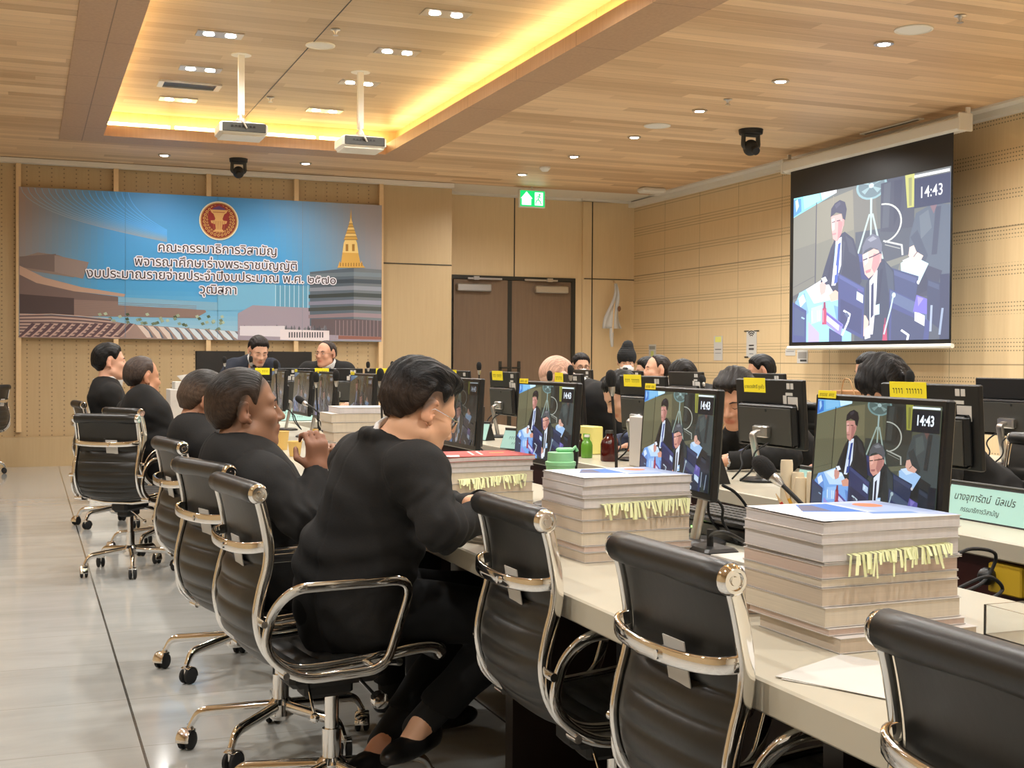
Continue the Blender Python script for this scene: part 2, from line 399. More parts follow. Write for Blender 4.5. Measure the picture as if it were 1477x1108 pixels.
# double door
door = thing('door_1', 'x', 'door'); del door['label']; del door['category']; door['kind'] = 'structure'
door.location = ((dx0+dx1)/2, YR+.05, 0)
def dpart(n, a, b, mat, par=None, bev=0):
    m = MB(); c = [(a[i]+b[i])/2 for i in range(3)]
    c[0] -= (dx0+dx1)/2; c[1] -= YR+.05
    (m.bbox if bev else m.box)(c, [b[i]-a[i] for i in range(3)]); return m.build(n, mat, par or door)
mid = PY(735, 450, YR).x
dpart('door_frame', (dx0-.06, YR-.02, zd-.05), (dx1, YR+.1, zd), 'frame_dark'); dpart('door_frame', (dx1-.06, YR-.02, 0), (dx1, YR+.1, zd-.05), 'frame_dark')
dpart('door_frame', (dx0-.06, YR-.02, 0), (dx0-.02, YR+.1, zd-.05), 'frame_dark')
for a, b, hx in ((dx0-.02, mid-.03, mid-.14), (mid+.03, dx1-.06, mid+.14)):
    leaf = dpart('door_leaf', (a, YR+.0, .01), (b, YR+.05, zd-.055), 'door')
    m = MB(); x0 = (dx0+dx1)/2; m.box((hx-x0, -.06, 1.12), (.04, .02, .26)); m.tube([(hx-x0, -.06, 1.16), (hx-x0, -.11, 1.16), (hx-x0+(.12 if hx < mid else -.12), -.11, 1.16)], .012, 8)
    m.build('door_handle', 'frame_dark', leaf)
    xc = a+.3 if hx < mid else b-.32
    m = MB(); m.bbox((xc-x0, -.09, zd-.17), (.5, .08, .1), .01); m.box((xc-x0+(.16 if hx < mid else -.16), -.1, zd-.045), (.5, .02, .025)); m.box((xc-x0+(.03 if hx < mid else -.03), -.1, zd-.04), (.08, .05, .05)); m.build('door_closer', 'steel', leaf)
dpart('door_astragal', (mid-.03, YR-.01, 0), (mid+.03, YR+.04, zd-.055), 'frame_dark')
# ------------------------------------------------------------------ cove light strips
m0 = emit('warm_led', (1.0, .76, .34, 1), 12)
def led(a, b, label):
    m = MB(); m.tube([a, b], .016, 8); o = m.build('cove_light_strip', m0, smooth=True)
    return tag(o, label, 'light strip')
n = 4; yb = KY1+.09
for i in range(n):
    xa = KX0-.05 + (KX1-KX0+.1)*i/n; xb = KX0-.05 + (KX1-KX0+.1)*(i+1)/n - .05
    tag(led((xa, yb, ZC+.135), (xb, yb, ZC+.135), ''), ('glowing cove light tube at far end of ceiling recess, ' + ('at its left corner', 'second from the left', 'left of the right projector', 'at its right corner')[i]), 'light strip', 'cove light tubes at the far end')
led((KX1+.09, KY0, ZC+.12), (KX1+.09, KY1, ZC+.12), 'long warm cove light line along right side of ceiling recess')
led((KX0-.09, KY0, ZC+.12), (KX0-.09, KY1, ZC+.12), 'warm cove light line hidden along left side of ceiling recess')
# ------------------------------------------------------------------ downlights
LAMP = emit('lamp_face', (1.0, .97, .93, 1), 30)
def spot(p, watt, size=2.8, c=(1.0, .985, .955), blend=.75, rad=.06):
    d = bpy.data.lights.new('downlight_or_fill', 'SPOT'); d.energy = watt; d.spot_size = size; d.spot_blend = blend; d.color = c; d.shadow_soft_size = rad
    o = bpy.data.objects.new('downlight_or_fill', d); COL.objects.link(o); o.location = p; return o
def downlight(p, double, label, group, watt):
    t = thing('double_downlight' if double else 'downlight', label, 'ceiling light', p, 0, group)
    r = MB()
    if double: r.box((0, 0, -.004), (.36, .18, .012))
    else: r.lathe([(.04, -.001), (.07, -.001), (.07, -.012), (.05, -.014), (.04, -.008), (.04, -.001)], seg=20)
    r.build('frame', 'steel', t, smooth=not double)
    for x in ((-.085, .085) if double else (0,)):
        q = MB(); q.lathe([(0, -.016), (.042, -.014), (.042, -.004)], (x, 0, 0), 16); q.build('lens', LAMP, t, smooth=True)
    s = spot((0, 0, -.03), watt); s.parent = t; return t
names2 = {(317, 49): 'double ceiling downlight nearest above the left projector pole', (643, 19): 'double ceiling downlight nearest the glowing right edge of the recess',
          (289, 99): 'double ceiling downlight just behind the ceiling air vent slot', (573, 74): 'double ceiling downlight second along the right half of the recess',
          (518, 119): 'double ceiling downlight beside the top of the right projector pole', (257, 143): 'double ceiling downlight in far left corner of the ceiling recess',
          (468, 159): 'double ceiling downlight farthest right, between both projectors'}
for (u, v), lb in names2.items(): downlight(PZ(u, v, ZK), True, lb, 'double downlights in the ceiling recess', 46)
for i, (x, y) in enumerate(((1.4, 7.6), (3.0, 7.6), (1.4, 5.6), (3.0, 5.6), (1.4, 3.4), (3.0, 3.4), (1.4, 1.0), (3.0, 1.0))):
    s = spot((x, y, ZK-.03), 66)
names1 = {(1275, 62): 'single round downlight nearest the camera, beside large round speaker', (1126, 116): 'single round downlight second nearest, in right boarded ceiling',
          (1009, 159): 'single round downlight beside small sprinkler in right ceiling', (915, 197): 'single round downlight close to the white round speaker',
          (828, 225): 'single round downlight right of the smoke detector', (753, 251): 'single round downlight above the green exit sign',
          (237, 223): 'single round downlight over the banner, left of the dome camera', (441, 235): 'single round downlight over the banner, right of the dome camera'}
for (u, v), lb in names1.items(): downlight(PZ(u, v, ZC), False, lb, 'single round downlights', 76 if v not in (223, 235) else 30)
for x, y in ((5.2, 4.5), (5.2, 2.0), (6.9, 5.0), (6.9, 8.0), (6.9, 11.0), (-.8, 2.0), (-.8, 5.0), (-.8, 8.0), (-.8, 11.0), (-2.4, 4.0), (-2.4, 9.0), (2.2, -2.4), (5.2, -.5), (-.8, -.8)):
    spot((x, y, ZC-.03), 100 if x > 6 else 62)  # spots without fixtures; those nearest the right wall are fill added to brighten it
# ------------------------------------------------------------------ office chair (faces local +Y, origin on the floor under its column)
def spline(pts, n):
    P = [Vector(p) for p in pts]; out = []
    for i in range(len(P)-1):
        p0, p1, p2, p3 = P[max(i-1, 0)], P[i], P[i+1], P[min(i+2, len(P)-1)]
        for j in range(n):
            t = j/n; out.append(.5*((2*p1) + (p2-p0)*t + (2*p0-5*p1+4*p2-p3)*t*t + (3*p1-p0-3*p2+p3)*t**3))
    return out + [P[-1]]
CH_PROF = [(.245, .432), (.225, .452), (.17, .456), (.05, .444), (-.08, .434), (-.17, .437), (-.222, .462), (-.256, .512), (-.268, .575), (-.258, .635), (-.243, .69), (-.240, .74), (-.252, .81), (-.268, .868)]
def chair_profile(n=9):
    return spline([(0, y, z) for y, z in CH_PROF], n)
def make_chair(label):
    t = thing('office_chair', label, 'chair', group='black ribbed office chairs')
    pr = chair_profile(12); N = len(pr); acc = [0.0]
    for i in range(1, N): acc.append(acc[-1] + (pr[i]-pr[i-1]).length)
    L = acc[-1]
    m = MB(); vs = []; K = 8; half = .212
    for i in range(N):
        tg = (pr[min(i+1, N-1)]-pr[max(i-1, 0)]).normalized(); nr = Vector((0, -tg.z, tg.y)) ; nr = -nr if nr.y < 0 and pr[i].z > .5 else nr
        s = acc[i]; rib = abs(math.sin(PI*s/.056))**.55*.012 if s < L-.13 else .006
        for side in (1, -1):
            for k in range(K+1):
                x = -half + 2*half*k/K; w = 1 - (abs(x)/half)**6
                sag = .016*(1-(x/half)**2) if pr[i].z > .5 else .008*(1-(x/half)**2)
                q = pr[i] + nr*(side*(.003 + rib*w))
                if pr[i].z > .5: q = q + Vector((0, -sag, 0))
                else: q = q + Vector((0, 0, -sag))
                vs.append(Vector((x, q.y, q.z)))
    R = 2*(K+1); fs = []
    for i in range(N-1):
        for sd in (0, 1):
            for k in range(K):
                a = i*R + sd*(K+1) + k; f = (a, a+1, a+R+1, a+R); fs.append(f if sd else f[::-1])
        for k in (0, K):
            a = i*R + k; b = a + K + 1; fs.append((a, a+R, b+R, b))
    m.add(vs, fs); m.build('seat_and_back', 'leather_back', t, smooth=True, angle=1.2)
    # head roll with chrome end caps, front roll
    top = pr[-1]
    m = MB(); prof = [(.0, -.232), (.02, -.232), (.0265, -.222), (.0275, -.15), (.0275, .15), (.0265, .222), (.02, .232), (0, .232)]
    m.lathe(prof, (0, top.y, top.z), 22, axis='x'); roll = m.build('top_roll', 'leather', t, smooth=True)
    for sg in (-1, 1):
        m = MB(); m.lathe([(0, .006), (.0065, .006), (.0075, .002), (.0135, .002), (.0145, .008), (.019, .008), (.0235, .002), (.025, -.012)], (sg*.236, top.y, top.z), 22, axis='x', R=Matrix.Scale(sg, 3, Vector((1, 0, 0))))
        m.build('end_cap', 'chrome', roll, smooth=True)
    m = MB(); m.lathe([(0, -.215), (.02, -.215), (.024, -.2), (.024, .2), (.02, .215), (0, .215)], (0, .243, .437), 16, axis='x'); m.build('front_roll', 'leather', t, smooth=True)
    rp = chair_profile(5)
    for sg in (-1, 1):
        m = MB(); m.tube([(sg*.228, p.y, p.z) for p in rp], .01, 12, flat=(.0085, .0145), up=(1, 0, 0))
        rail = m.build('side_rail', 'chrome', t, smooth=True, angle=1.0)
        # arm loop
        m = MB()
        lp = rounded([(sg*.262, -.240, .590), (sg*.285, -.19, .642), (sg*.295, .135, .645), (sg*.285, .06, .425), (sg*.265, -.17, .415), (sg*.258, -.262, .49)], [.05, .05, .06, .05, .06, .07], 6, closed=True)
        m.tube(lp, .01, 12, flat=(.007, .0125), up=(1, 0, 0), closed=True)
        for y, z in ((-.262, .56), (-.205, .43), (.03, .43)): m.cyl((sg*.222, y, z), (sg*.275, y, z), .009, seg=10)
        m.build('arm_loop', 'chrome', t, smooth=True, angle=1.0)
    m = MB(); zb = .742                                        # bowed bar behind the back
    bow = [(.226*math.cos(a), -.245 - .062*math.sin(a)**.7 if math.sin(a) > 0 else -.245, zb - .012*math.sin(a)) for a in [PI*i/24 for i in range(25)]]
    m.tube(bow, .01, 12, flat=(.014, .007), up=(0, 0, 1)); m.cyl((.05, -.306, zb-.012), (.05, -.318, zb-.012), .008, seg=10)
    m.build('back_stretcher', 'chrome', t, smooth=True, angle=1.0)
    m = MB(); m.box((.05, -.278, zb-.025), (.085, .002, .075), R=Matrix.Rotation(.18, 3, 'X')); m.build('care_tag', 'paper', t)
    m = MB(); m.tube([(-.228, .12, .425), (-.1, .12, .405), (.1, .12, .405), (.228, .12, .425)], .01, 10); m.tube([(-.228, -.13, .415), (-.1, -.13, .4), (.1, -.13, .4), (.228, -.13, .415)], .01, 10); m.build('seat_stretcher', 'chrome', t, smooth=True)
    m = MB(); m.bbox((0, 0, .375), (.12, .27, .06), .015); m.bbox((0, -.02, .335), (.09, .14, .04), .01); mech = m.build('tilt_mechanism', 'black_matt', t)
    m = MB(); m.cyl((.05, .06, .36), (.2, .07, .33), .005, seg=8); m.lathe([(0, -.022), (.02, -.02), (.024, 0), (.02, .02), (0, .022)], (.205, .07, .33), 14, axis='x'); m.build('lever', 'chrome', mech, smooth=True)
    m = MB(); m.cyl((.03, -.08, .37), (.17, -.1, .30), .004, seg=8); m.ball((.172, -.1, .297), .013); m.build('knob', 'chrome', mech, smooth=True)
    m = MB(); m.cyl((0, 0, .20), (0, 0, .345), .02); m.cyl((0, 0, .09), (0, 0, .225), .027); m.lathe([(.03, .085), (.045, .10), (.045, .135), (.03, .15)], seg=24); m.build('gas_column', 'chrome', t, smooth=True)
    for k in range(5):
        a = 2*PI*k/5 + .32; R = Matrix.Rotation(a, 3, 'Z')
        m = MB(); path = rounded([(.03, 0, .128), (.275, 0, .112), (.305, 0, .06)], .035, 6)
        m.tube([R @ p for p in path], [.017 - .006*i/(len(path)-1) for i in range(len(path))], 12); leg = m.build('base_leg', 'chrome', t, smooth=True)
        m = MB(); sw = Matrix.Rotation(a + (.9 + 1.7*k), 3, 'Z'); c = R @ Vector((.305, 0, 0))
        for s in (-.014, .014):
            m.m = 0; m.lathe([(0, s*1.75 if s > 0 else s*.35), (.022, s*1.75 if s > 0 else s*.35), (.029, s*1.4 if s > 0 else s*.6), (.029, s*.6 if s > 0 else s*1.4), (.022, s*.35 if s > 0 else s*1.75), (0, s*.35 if s > 0 else s*1.75)], c + sw @ Vector((0, .012, .0295)), 18, axis='x', R=sw)
        m.m = 1; hood = [(.012*0, .012 + .033*math.cos(b), .0295 + .033*math.sin(b)) for b in [(-.1 + 2.3*i/9) for i in range(10)]]
        m.tube([c + sw @ Vector(h) for h in hood], .01, 8, flat=(.024, .003), up=sw @ Vector((1, 0, 0)))
        m.cyl(c + Vector((0, 0, .035)), c + Vector((0, 0, .075)), .008, seg=10)
        m.build('caster', ['rubber', 'chrome'], leg, smooth=True)
    return t
chair0 = make_chair('x')
def chair_at(roll_xy, face_deg, label, scale=1.05, first=[True]):
    """roll_xy: where the middle of its head roll stands; face_deg: the way it faces, from the room's +X"""
    rz = math.radians(face_deg) - PI/2; off = Matrix.Rotation(rz, 3, 'Z') @ Vector((0, -.268, 0))
    loc = (roll_xy[0]-off.x, roll_xy[1]-off.y, 0)
    if first[0]: first[0] = False; c = chair0; c.location = loc; c.rotation_euler = (0, 0, rz); c['label'] = label
    else: c = dup(chair0, loc, rz, label)
    c.scale = (.85, 1, scale); return c
EMPTY_L = ('empty black office chair nearest the camera, cut off at the lower right corner', 'empty black office chair in front of the tall book pile with green tabs',
           'empty black office chair next to the man with glasses, its back near his hands')
chair_at((1.02, 1.13), 0, EMPTY_L[0]); chair_at((1.02, 1.895), 1, EMPTY_L[1]); chair_at((1.02, 2.65), 1, EMPTY_L[2])
C_P1 = chair_at((.52, 3.375), 7, 'black office chair holding the man with rimless glasses, chrome arm loop toward camera')
C_P2 = chair_at((.51, 3.98), 16, 'black office chair behind the dark skinned man raising his hand')
C_P3 = chair_at((.525, 5.10), 9, 'black office chair of the man whose head is hidden behind the raised hand man')
chair_at((.42, 7.48), 56, 'empty black office chair turned aside with back to camera, far left by floor line')
C_P4 = chair_at((.575, 8.40), 30, 'black office chair under the heavy grey haired man at far left')
C_P5 = chair_at((.36, 9.85), 8, 'black office chair of the smiling man farthest along the left row')
# ------------------------------------------------------------------ conference table
TZ = .75; TX0, TX1, TX2, TX3 = 1.085, 1.95, 2.57, 3.5; TY0, TY1, TE0 = .15, 10.95, 10.15
tb = thing('conference_table', 'long cream topped conference table with dark brown base and cable trough', 'table', (0, 0, 0))
m = MB(); h = .055
m.bbox(((TX0+TX1)/2, (TY0+TE0)/2, TZ-h/2), (TX1-TX0, TE0-TY0, h), .004); m.build('near_worktop', 'stone', tb)
m = MB(); m.bbox(((TX2+TX3)/2, (TY0+TE0)/2, TZ-h/2), (TX3-TX2, TE0-TY0, h), .004); m.build('far_worktop', 'stone', tb)
m = MB(); m.bbox(((TX0+TX3)/2, (TE0+TY1)/2+.002, TZ-h/2), (TX3-TX0, TY1-TE0-.004, h), .004); m.build('end_worktop', 'stone', tb)
m = MB(); m.box(((TX1+TX2)/2, (TY0+TE0)/2, .53), (TX2-TX1+.3, TE0-TY0, .03)); m.build('trough_shelf', 'black_matt', tb)
m = MB(); m.box((TX2+.06, (TY0+TE0)/2, .35), (.02, TE0-TY0, .68)); m.build('far_modesty_panel', 'maroon', tb)
m = MB(); m.box((TX1-.22, (TY0+TE0)/2, .37), (.025, TE0-TY0-.1, .62)); m.build('near_modesty_panel', 'dark_wood', tb)
for i in range(7):
    y = TY0 + .12 + i*1.62
    for x, w in ((1.52, .34), (2.98, .5)):
        m = MB(); m.box((x, y, .347), (w, .06, .694)); m.build('leg_panel', 'dark_wood', tb)
m = MB(); m.box(((TX0+TX3)/2, TY1-.25, .35), (TX3-TX0-.3, .03, .69)); m.build('end_modesty_panel', 'dark_wood', tb)
# second row of desks near the right wall
sd = thing('side_desk', 'long dark desk with pale top running along the right wall side', 'desk', (0, 0, 0))
m = MB(); m.bbox((4.62, 7.3, .725), (.7, 6.6, .05), .004); m.build('desktop', 'stone', sd)
m = MB(); m.box((4.34, 7.3, .35), (.03, 6.5, .7)); m.build('front_panel', 'dark_wood', sd)
for y in (4.2, 6.25, 8.3, 10.4):
    m = MB(); m.box((4.65, y, .35), (.58, .05, .70)); m.build('leg_panel', 'dark_wood', sd)
# ------------------------------------------------------------------ picture shown on every screen
def shade(c, g):
    r = [max(0, min(1, q)) for q in srgb(*c)[:3]]; return tuple(g(*r)) + (1,)
def picture(g=lambda r, gg, b: (r, gg, b), clock=True):
    """list of (polygon in 0..1 coordinates, colour): the meeting as the room camera sees it, painted back to front"""
    out = []
    def P(c, *pts): out.append(([(x, 1-y) for x, y in pts], shade(c, g)))
    def E(c, cx, cy, rx, ry, n=20): out.append(([(cx+rx*math.cos(2*PI*i/n), 1-(cy+ry*math.sin(2*PI*i/n))) for i in range(n)], shade(c, g)))
    def Lc(c, pts, w):
        for (xa, ya), (xb, yb) in zip(pts[:-1], pts[1:]):
            d = Vector((xb-xa, yb-ya))
            if d.length < 1e-6: continue
            q = Vector((-d.y, d.x)).normalized()*w/2; e = d.normalized()*w*.2
            P(c, (xa-e.x+q.x, ya-e.y+q.y), (xb+e.x+q.x, yb+e.y+q.y), (xb+e.x-q.x, yb+e.y-q.y), (xa-e.x-q.x, ya-e.y-q.y))
    P((74, 78, 62), (0, 0), (1, 0), (1, 1), (0, 1))
    P((98, 98, 76), (0, .1), (.168, .07), (.168, .60), (0, .68)); P((90, 90, 70), (0, .36), (.168, .33), (.168, .60), (0, .68))
    P((104, 102, 78), (.172, .07), (.42, .02), (.44, .5), (.172, .6)); P((94, 94, 72), (.172, .34), (.43, .28), (.44, .5), (.172, .6)); P((84, 84, 66), (.42, .02), (.56, .0), (.60, .5), (.44, .5))
    P((60, 60, 46), (0, .68), (.45, .5), (.45, .525), (0, .705)); P((76, 78, 62), (0, .705), (.45, .525), (.5, .72), (0, .9))
    P((50, 56, 52), (.44, .3), (.8, .3), (1, .45), (1, 1), (.44, 1)); P((92, 94, 76), (.6, .52), (.78, .48), (.74, .66), (.6, .62)); P((44, 48, 44), (.6, 0), (.8, 0), (.8, .32), (.6, .32)); P((68, 74, 64), (.62, .56), (.72, .53), (.70, .60), (.62, .6))
    P((96, 164, 214), (0, 0), (.31, 0), (.31, .02), (0, .135)); P((58, 112, 190), (0, .01), (.055, .01), (.06, .1), (0, .13)); P((150, 190, 226), (.012, .02), (.03, .01), (.04, .06), (.02, .1)); P((190, 222, 238), (.2, 0), (.31, 0), (.31, .02), (.21, .05)); P((122, 180, 222), (.07, .0), (.19, 0), (.2, .05), (.08, .09))
    Lc((54, 52, 40), [(.17, .06), (.165, .6)], .007); Lc((112, 108, 84), [(.29, .04), (.285, .55)], .004); Lc((70, 70, 54), [(.0, .62), (.16, .555)], .005)
    E((104, 134, 134), .54, .02, .098, .088); E((76, 94, 92), .54, .02, .084, .075)
    for a in (.5, 2.2, 3.9, 5.4): P((112, 136, 134), (.54, .02), (.54+.07*math.cos(a), .02+.06*math.sin(a)), (.54+.07*math.cos(a+.5), .02+.06*math.sin(a+.5)))
    E((150, 172, 172), .54, .02, .016, .015); Lc((140, 162, 160), [(.54, .1), (.54, .22)], .013)
    for a, b in (((.53, .2), (.44, .50)), ((.55, .2), (.645, .62)), ((.54, .2), (.54, .36))): Lc((138, 156, 148), [a, b], .011)
    P((40, 44, 42), (.6, .02), (.74, .01), (.74, .2), (.72, .34), (.6, .32)); P((54, 60, 58), (.62, .03), (.66, .02), (.65, .3), (.61, .3)); P((32, 36, 34), (.68, .02), (.73, .02), (.72, .2), (.68, .3))
    pts = [(.61+.115*math.cos(t), .27+.12*math.sin(t)) for t in [(-1.6+3.0*i/16) for i in range(17)]]; Lc((158, 162, 152), pts, .010); Lc((150, 154, 146), [(.62, .38), (.73, .42), (.735, .48)], .011); Lc((120, 124, 116), [(.63, .405), (.72, .44)], .006)
    P((140, 142, 62), (.745, 0), (.80, 0), (.80, .2), (.76, .2)); P((110, 112, 56), (.765, .02), (.785, .02), (.785, .19), (.77, .19))
    # seated person writing at the right
    P((58, 68, 70), (.81, .24), (.9, .2), (1, .22), (1, .62), (.88, .62), (.77, .50), (.775, .38)); P((72, 82, 82), (.83, .26), (.88, .23), (.9, .34), (.84, .40)); P((40, 46, 48), (.92, .22), (.95, .22), (.93, .5), (.90, .5)); P((46, 54, 56), (.78, .38), (.82, .34), (.88, .5), (.86, .56)); P((92, 70, 66), (.885, .2), (.93, .2), (.91, .26))
    P((34, 38, 40), (.70, .62), (.84, .54), (.96, .60), (.92, .74), (.74, .74)); P((26, 30, 32), (.76, .66), (.86, .58), (.9, .7), (.8, .74))
    P((150, 184, 222), (.725, .53), (.79, .49), (.885, .55), (.83, .67), (.73, .60)); P((186, 208, 232), (.735, .515), (.79, .495), (.84, .525), (.78, .555)); P((200, 158, 142), (.775, .44), (.80, .43), (.815, .47), (.855, .50), (.84, .53), (.79, .52), (.77, .49)); Lc((40, 40, 44), [(.80, .5), (.83, .46)], .004)
    P((30, 38, 74), (.455, .44), (.54, .46), (.55, .62), (.46, .6)); P((44, 54, 96), (.46, .44), (.5, .45), (.5, .5), (.46, .49)); P((36, 46, 72), (.64, .54), (.83, .62), (.80, .86), (.70, .80)); P((52, 62, 92), (.655, .555), (.82, .63), (.81, .66), (.66, .585)); E((188, 192, 200), .828, .655, .008, .012)
    # desk
    P((112, 158, 216), (.05, .66), (.25, .575), (.42, .72), (.42, 1), (0, 1), (.02, .74)); P((176, 204, 236), (.10, .64), (.22, .58), (.33, .66), (.30, .72), (.16, .74)); P((206, 222, 240), (.12, .64), (.21, .595), (.28, .64), (.19, .69)); P((92, 132, 196), (.02, .72), (.09, .66), (.12, .8), (.04, .88)); P((200, 216, 236), (.045, .70), (.08, .67), (.10, .72), (.06, .76)); P((140, 178, 226), (.14, .77), (.22, .75), (.21, .86), (.14, .88)); P((84, 124, 190), (.30, .76), (.4, .8), (.4, .88), (.32, .86))
    for x_ in (.145, .185, .20): Lc((206, 222, 238), [(x_, .79), (x_+.004, .86)], .006)
    # first man
    P((28, 32, 36), (.205, .60), (.235, .50), (.275, .38), (.31, .31), (.37, .285), (.43, .34), (.465, .46), (.485, .62), (.43, .72), (.30, .68), (.265, .62), (.24, .62)); P((42, 46, 50), (.375, .31), (.42, .35), (.45, .46), (.40, .42)); P((18, 20, 24), (.285, .42), (.30, .40), (.27, .58), (.25, .58)); P((44, 48, 52), (.36, .34), (.375, .36), (.345, .60), (.335, .6))
    P((206, 216, 230), (.31, .33), (.35, .315), (.348, .5), (.31, .63), (.283, .63), (.30, .45)); P((42, 66, 132), (.325, .36), (.345, .35), (.338, .42), (.325, .61), (.30, .62), (.318, .44)); Lc((120, 160, 214), [(.31, .36), (.30, .50)], .005); P((190, 204, 222), (.295, .50), (.318, .50), (.316, .56), (.293, .56))
    P((184, 132, 122), (.275, .17), (.345, .165), (.362, .24), (.345, .30), (.318, .345), (.29, .32), (.280, .25)); P((154, 104, 98), (.325, .2), (.358, .22), (.345, .30), (.322, .34)); P((208, 160, 150), (.278, .19), (.30, .185), (.30, .26), (.285, .27)); P((150, 104, 100), (.284, .285), (.312, .283), (.31, .295), (.287, .297)); Lc((60, 40, 40), [(.283, .212), (.302, .208)], .006); Lc((60, 40, 40), [(.315, .207), (.337, .205)], .006); P((166, 116, 108), (.352, .20), (.366, .20), (.364, .245), (.352, .25))
    P((30, 29, 34), (.272, .175), (.276, .12), (.30, .088), (.335, .072), (.37, .092), (.382, .14), (.372, .21), (.358, .2), (.35, .165), (.31, .15)); P((50, 50, 58), (.30, .10), (.335, .082), (.34, .1), (.31, .125))
    P((190, 138, 126), (.198, .61), (.225, .595), (.247, .625), (.24, .67), (.212, .69), (.2, .66)); P((216, 222, 234), (.21, .575), (.24, .565), (.255, .595), (.228, .61)); P((198, 144, 124), (.265, .69), (.31, .66), (.335, .68), (.335, .725), (.28, .735))
    # second man
    P((30, 38, 42), (.50, .98), (.515, .64), (.57, .50), (.62, .49), (.685, .57), (.70, .80), (.68, 1), (.5, 1)); P((44, 54, 58), (.63, .51), (.68, .58), (.69, .76), (.655, .7)); P((20, 26, 30), (.60, .56), (.62, .55), (.59, .86), (.575, .86)); P((206, 216, 230), (.535, .62), (.585, .555), (.58, .72), (.56, .96), (.54, .96)); P((24, 30, 52), (.547, .65), (.563, .63), (.563, .84), (.545, .86)); P((150, 186, 222), (.568, .78), (.60, .77), (.60, .835), (.57, .84)); P((210, 220, 232), (.574, .79), (.595, .785), (.595, .81), (.575, .815))
    P((196, 144, 130), (.488, .45), (.56, .42), (.602, .44), (.602, .51), (.572, .575), (.53, .605), (.505, .575), (.495, .52)); P((160, 110, 104), (.56, .45), (.6, .46), (.596, .52), (.565, .575), (.548, .54)); P((216, 168, 154), (.495, .45), (.525, .435), (.525, .50), (.505, .52)); P((150, 98, 96), (.508, .555), (.545, .545), (.54, .565), (.513, .572)); P((176, 124, 116), (.598, .455), (.612, .46), (.606, .51), (.598, .51))
    P((78, 82, 88), (.487, .455), (.488, .40), (.512, .35), (.55, .325), (.59, .345), (.612, .40), (.61, .465), (.598, .455), (.585, .425), (.54, .41), (.505, .425)); P((112, 116, 122), (.52, .36), (.555, .34), (.58, .36), (.54, .375)); Lc((30, 30, 30), [(.495, .485), (.52, .478)], .008); Lc((30, 30, 30), [(.532, .475), (.565, .465), (.605, .45)], .007)
    P((200, 150, 132), (.487, .83), (.515, .84), (.535, .88), (.52, .97), (.49, .97)); P((216, 222, 234), (.505, .93), (.54, .9), (.545, .98), (.51, .99))
    # screens and desks in front
    for q in ([(.33, .55), (.505, .66), (.50, .99), (.33, .90)], [(.66, .68), (.90, .815), (.89, 1), (.66, 1)], [(0, .72), (.105, .785), (.105, 1), (0, 1)]): P((40, 48, 86), *q)
    P((56, 66, 108), (.335, .56), (.50, .665), (.50, .69), (.335, .585)); P((30, 36, 66), (.345, .72), (.49, .80), (.485, .96), (.345, .88)); P((48, 60, 84), (.01, .75), (.09, .80), (.09, .96), (.01, .95)); Lc((120, 150, 180), [(.07, .83), (.09, .84)], .01)
    P((62, 76, 100), (.665, .69), (.895, .82), (.892, .89), (.665, .76)); P((34, 42, 60), (.675, .80), (.87, .90), (.86, 1), (.672, 1)); P((140, 40, 58), (.628, .90), (.645, .90), (.65, 1), (.62, 1)); P((104, 30, 46), (.632, .86), (.641, .86), (.643, .9), (.630, .9)); Lc((176, 190, 204), [(.735, .94), (.775, .97), (.77, 1)], .013); P((166, 190, 216), (.455, .68), (.497, .708), (.495, .76), (.453, .733)); P((196, 210, 226), (.46, .69), (.475, .70), (.473, .73), (.459, .722)); P((70, 60, 110), (.46, .66), (.492, .68), (.492, .69), (.46, .672)); P((176, 196, 220), (.81, .825), (.868, .858), (.866, .92), (.81, .885)); P((196, 208, 222), (.855, .80), (.885, .817), (.884, .835), (.855, .818))
    Lc((172, 188, 200), [(.37, .80), (.41, .825), (.40, .87), (.36, .96)], .013); Lc((60, 70, 90), [(.385, .82), (.40, .84)], .02); Lc((140, 162, 172), [(.685, .72), (.67, .80), (.63, .96)], .009); E((150, 170, 176), .687, .722, .011, .016)
    P((112, 104, 178), (.24, .79), (.365, .89), (.35, .965), (.22, .86)); P((70, 64, 130), (.245, .80), (.36, .89), (.358, .905), (.243, .815)); P((186, 190, 220), (.255, .825), (.34, .895), (.335, .93), (.25, .86)); P((140, 132, 198), (.12, .86), (.2, .94), (.2, 1), (.12, 1)); P((36, 44, 82), (.27, .91), (.36, .965), (.36, 1), (.27, 1))
    P((140, 40, 58), (.222, .775), (.250, .775), (.252, .885), (.22, .885)); P((110, 30, 46), (.23, .735), (.243, .735), (.246, .78), (.227, .78)); P((186, 120, 130), (.226, .79), (.231, .79), (.23, .87), (.225, .87)); P((84, 78, 146), (.82, .73), (.905, .77), (.88, .85), (.80, .83)); P((116, 108, 176), (.825, .74), (.86, .755), (.83, .80))
    P((28, 36, 48), (.88, .64), (.95, .67), (.95, .94), (.88, .88)); P((44, 54, 70), (.885, .65), (.945, .68), (.945, .71), (.885, .68)); P((22, 28, 38), (.95, .62), (1, .62), (1, 1), (.95, 1)); Lc((120, 132, 146), [(.905, .80), (.90, .95)], .012); Lc((110, 124, 140), [(.965, .82), (.95, .97)], .012)
    if clock:
        P((16, 24, 32), (.80, .035), (1, .035), (1, .21), (.80, .21)); P((220, 236, 246), (.80, .012), (.995, .012), (.995, .028), (.80, .028))
    return out
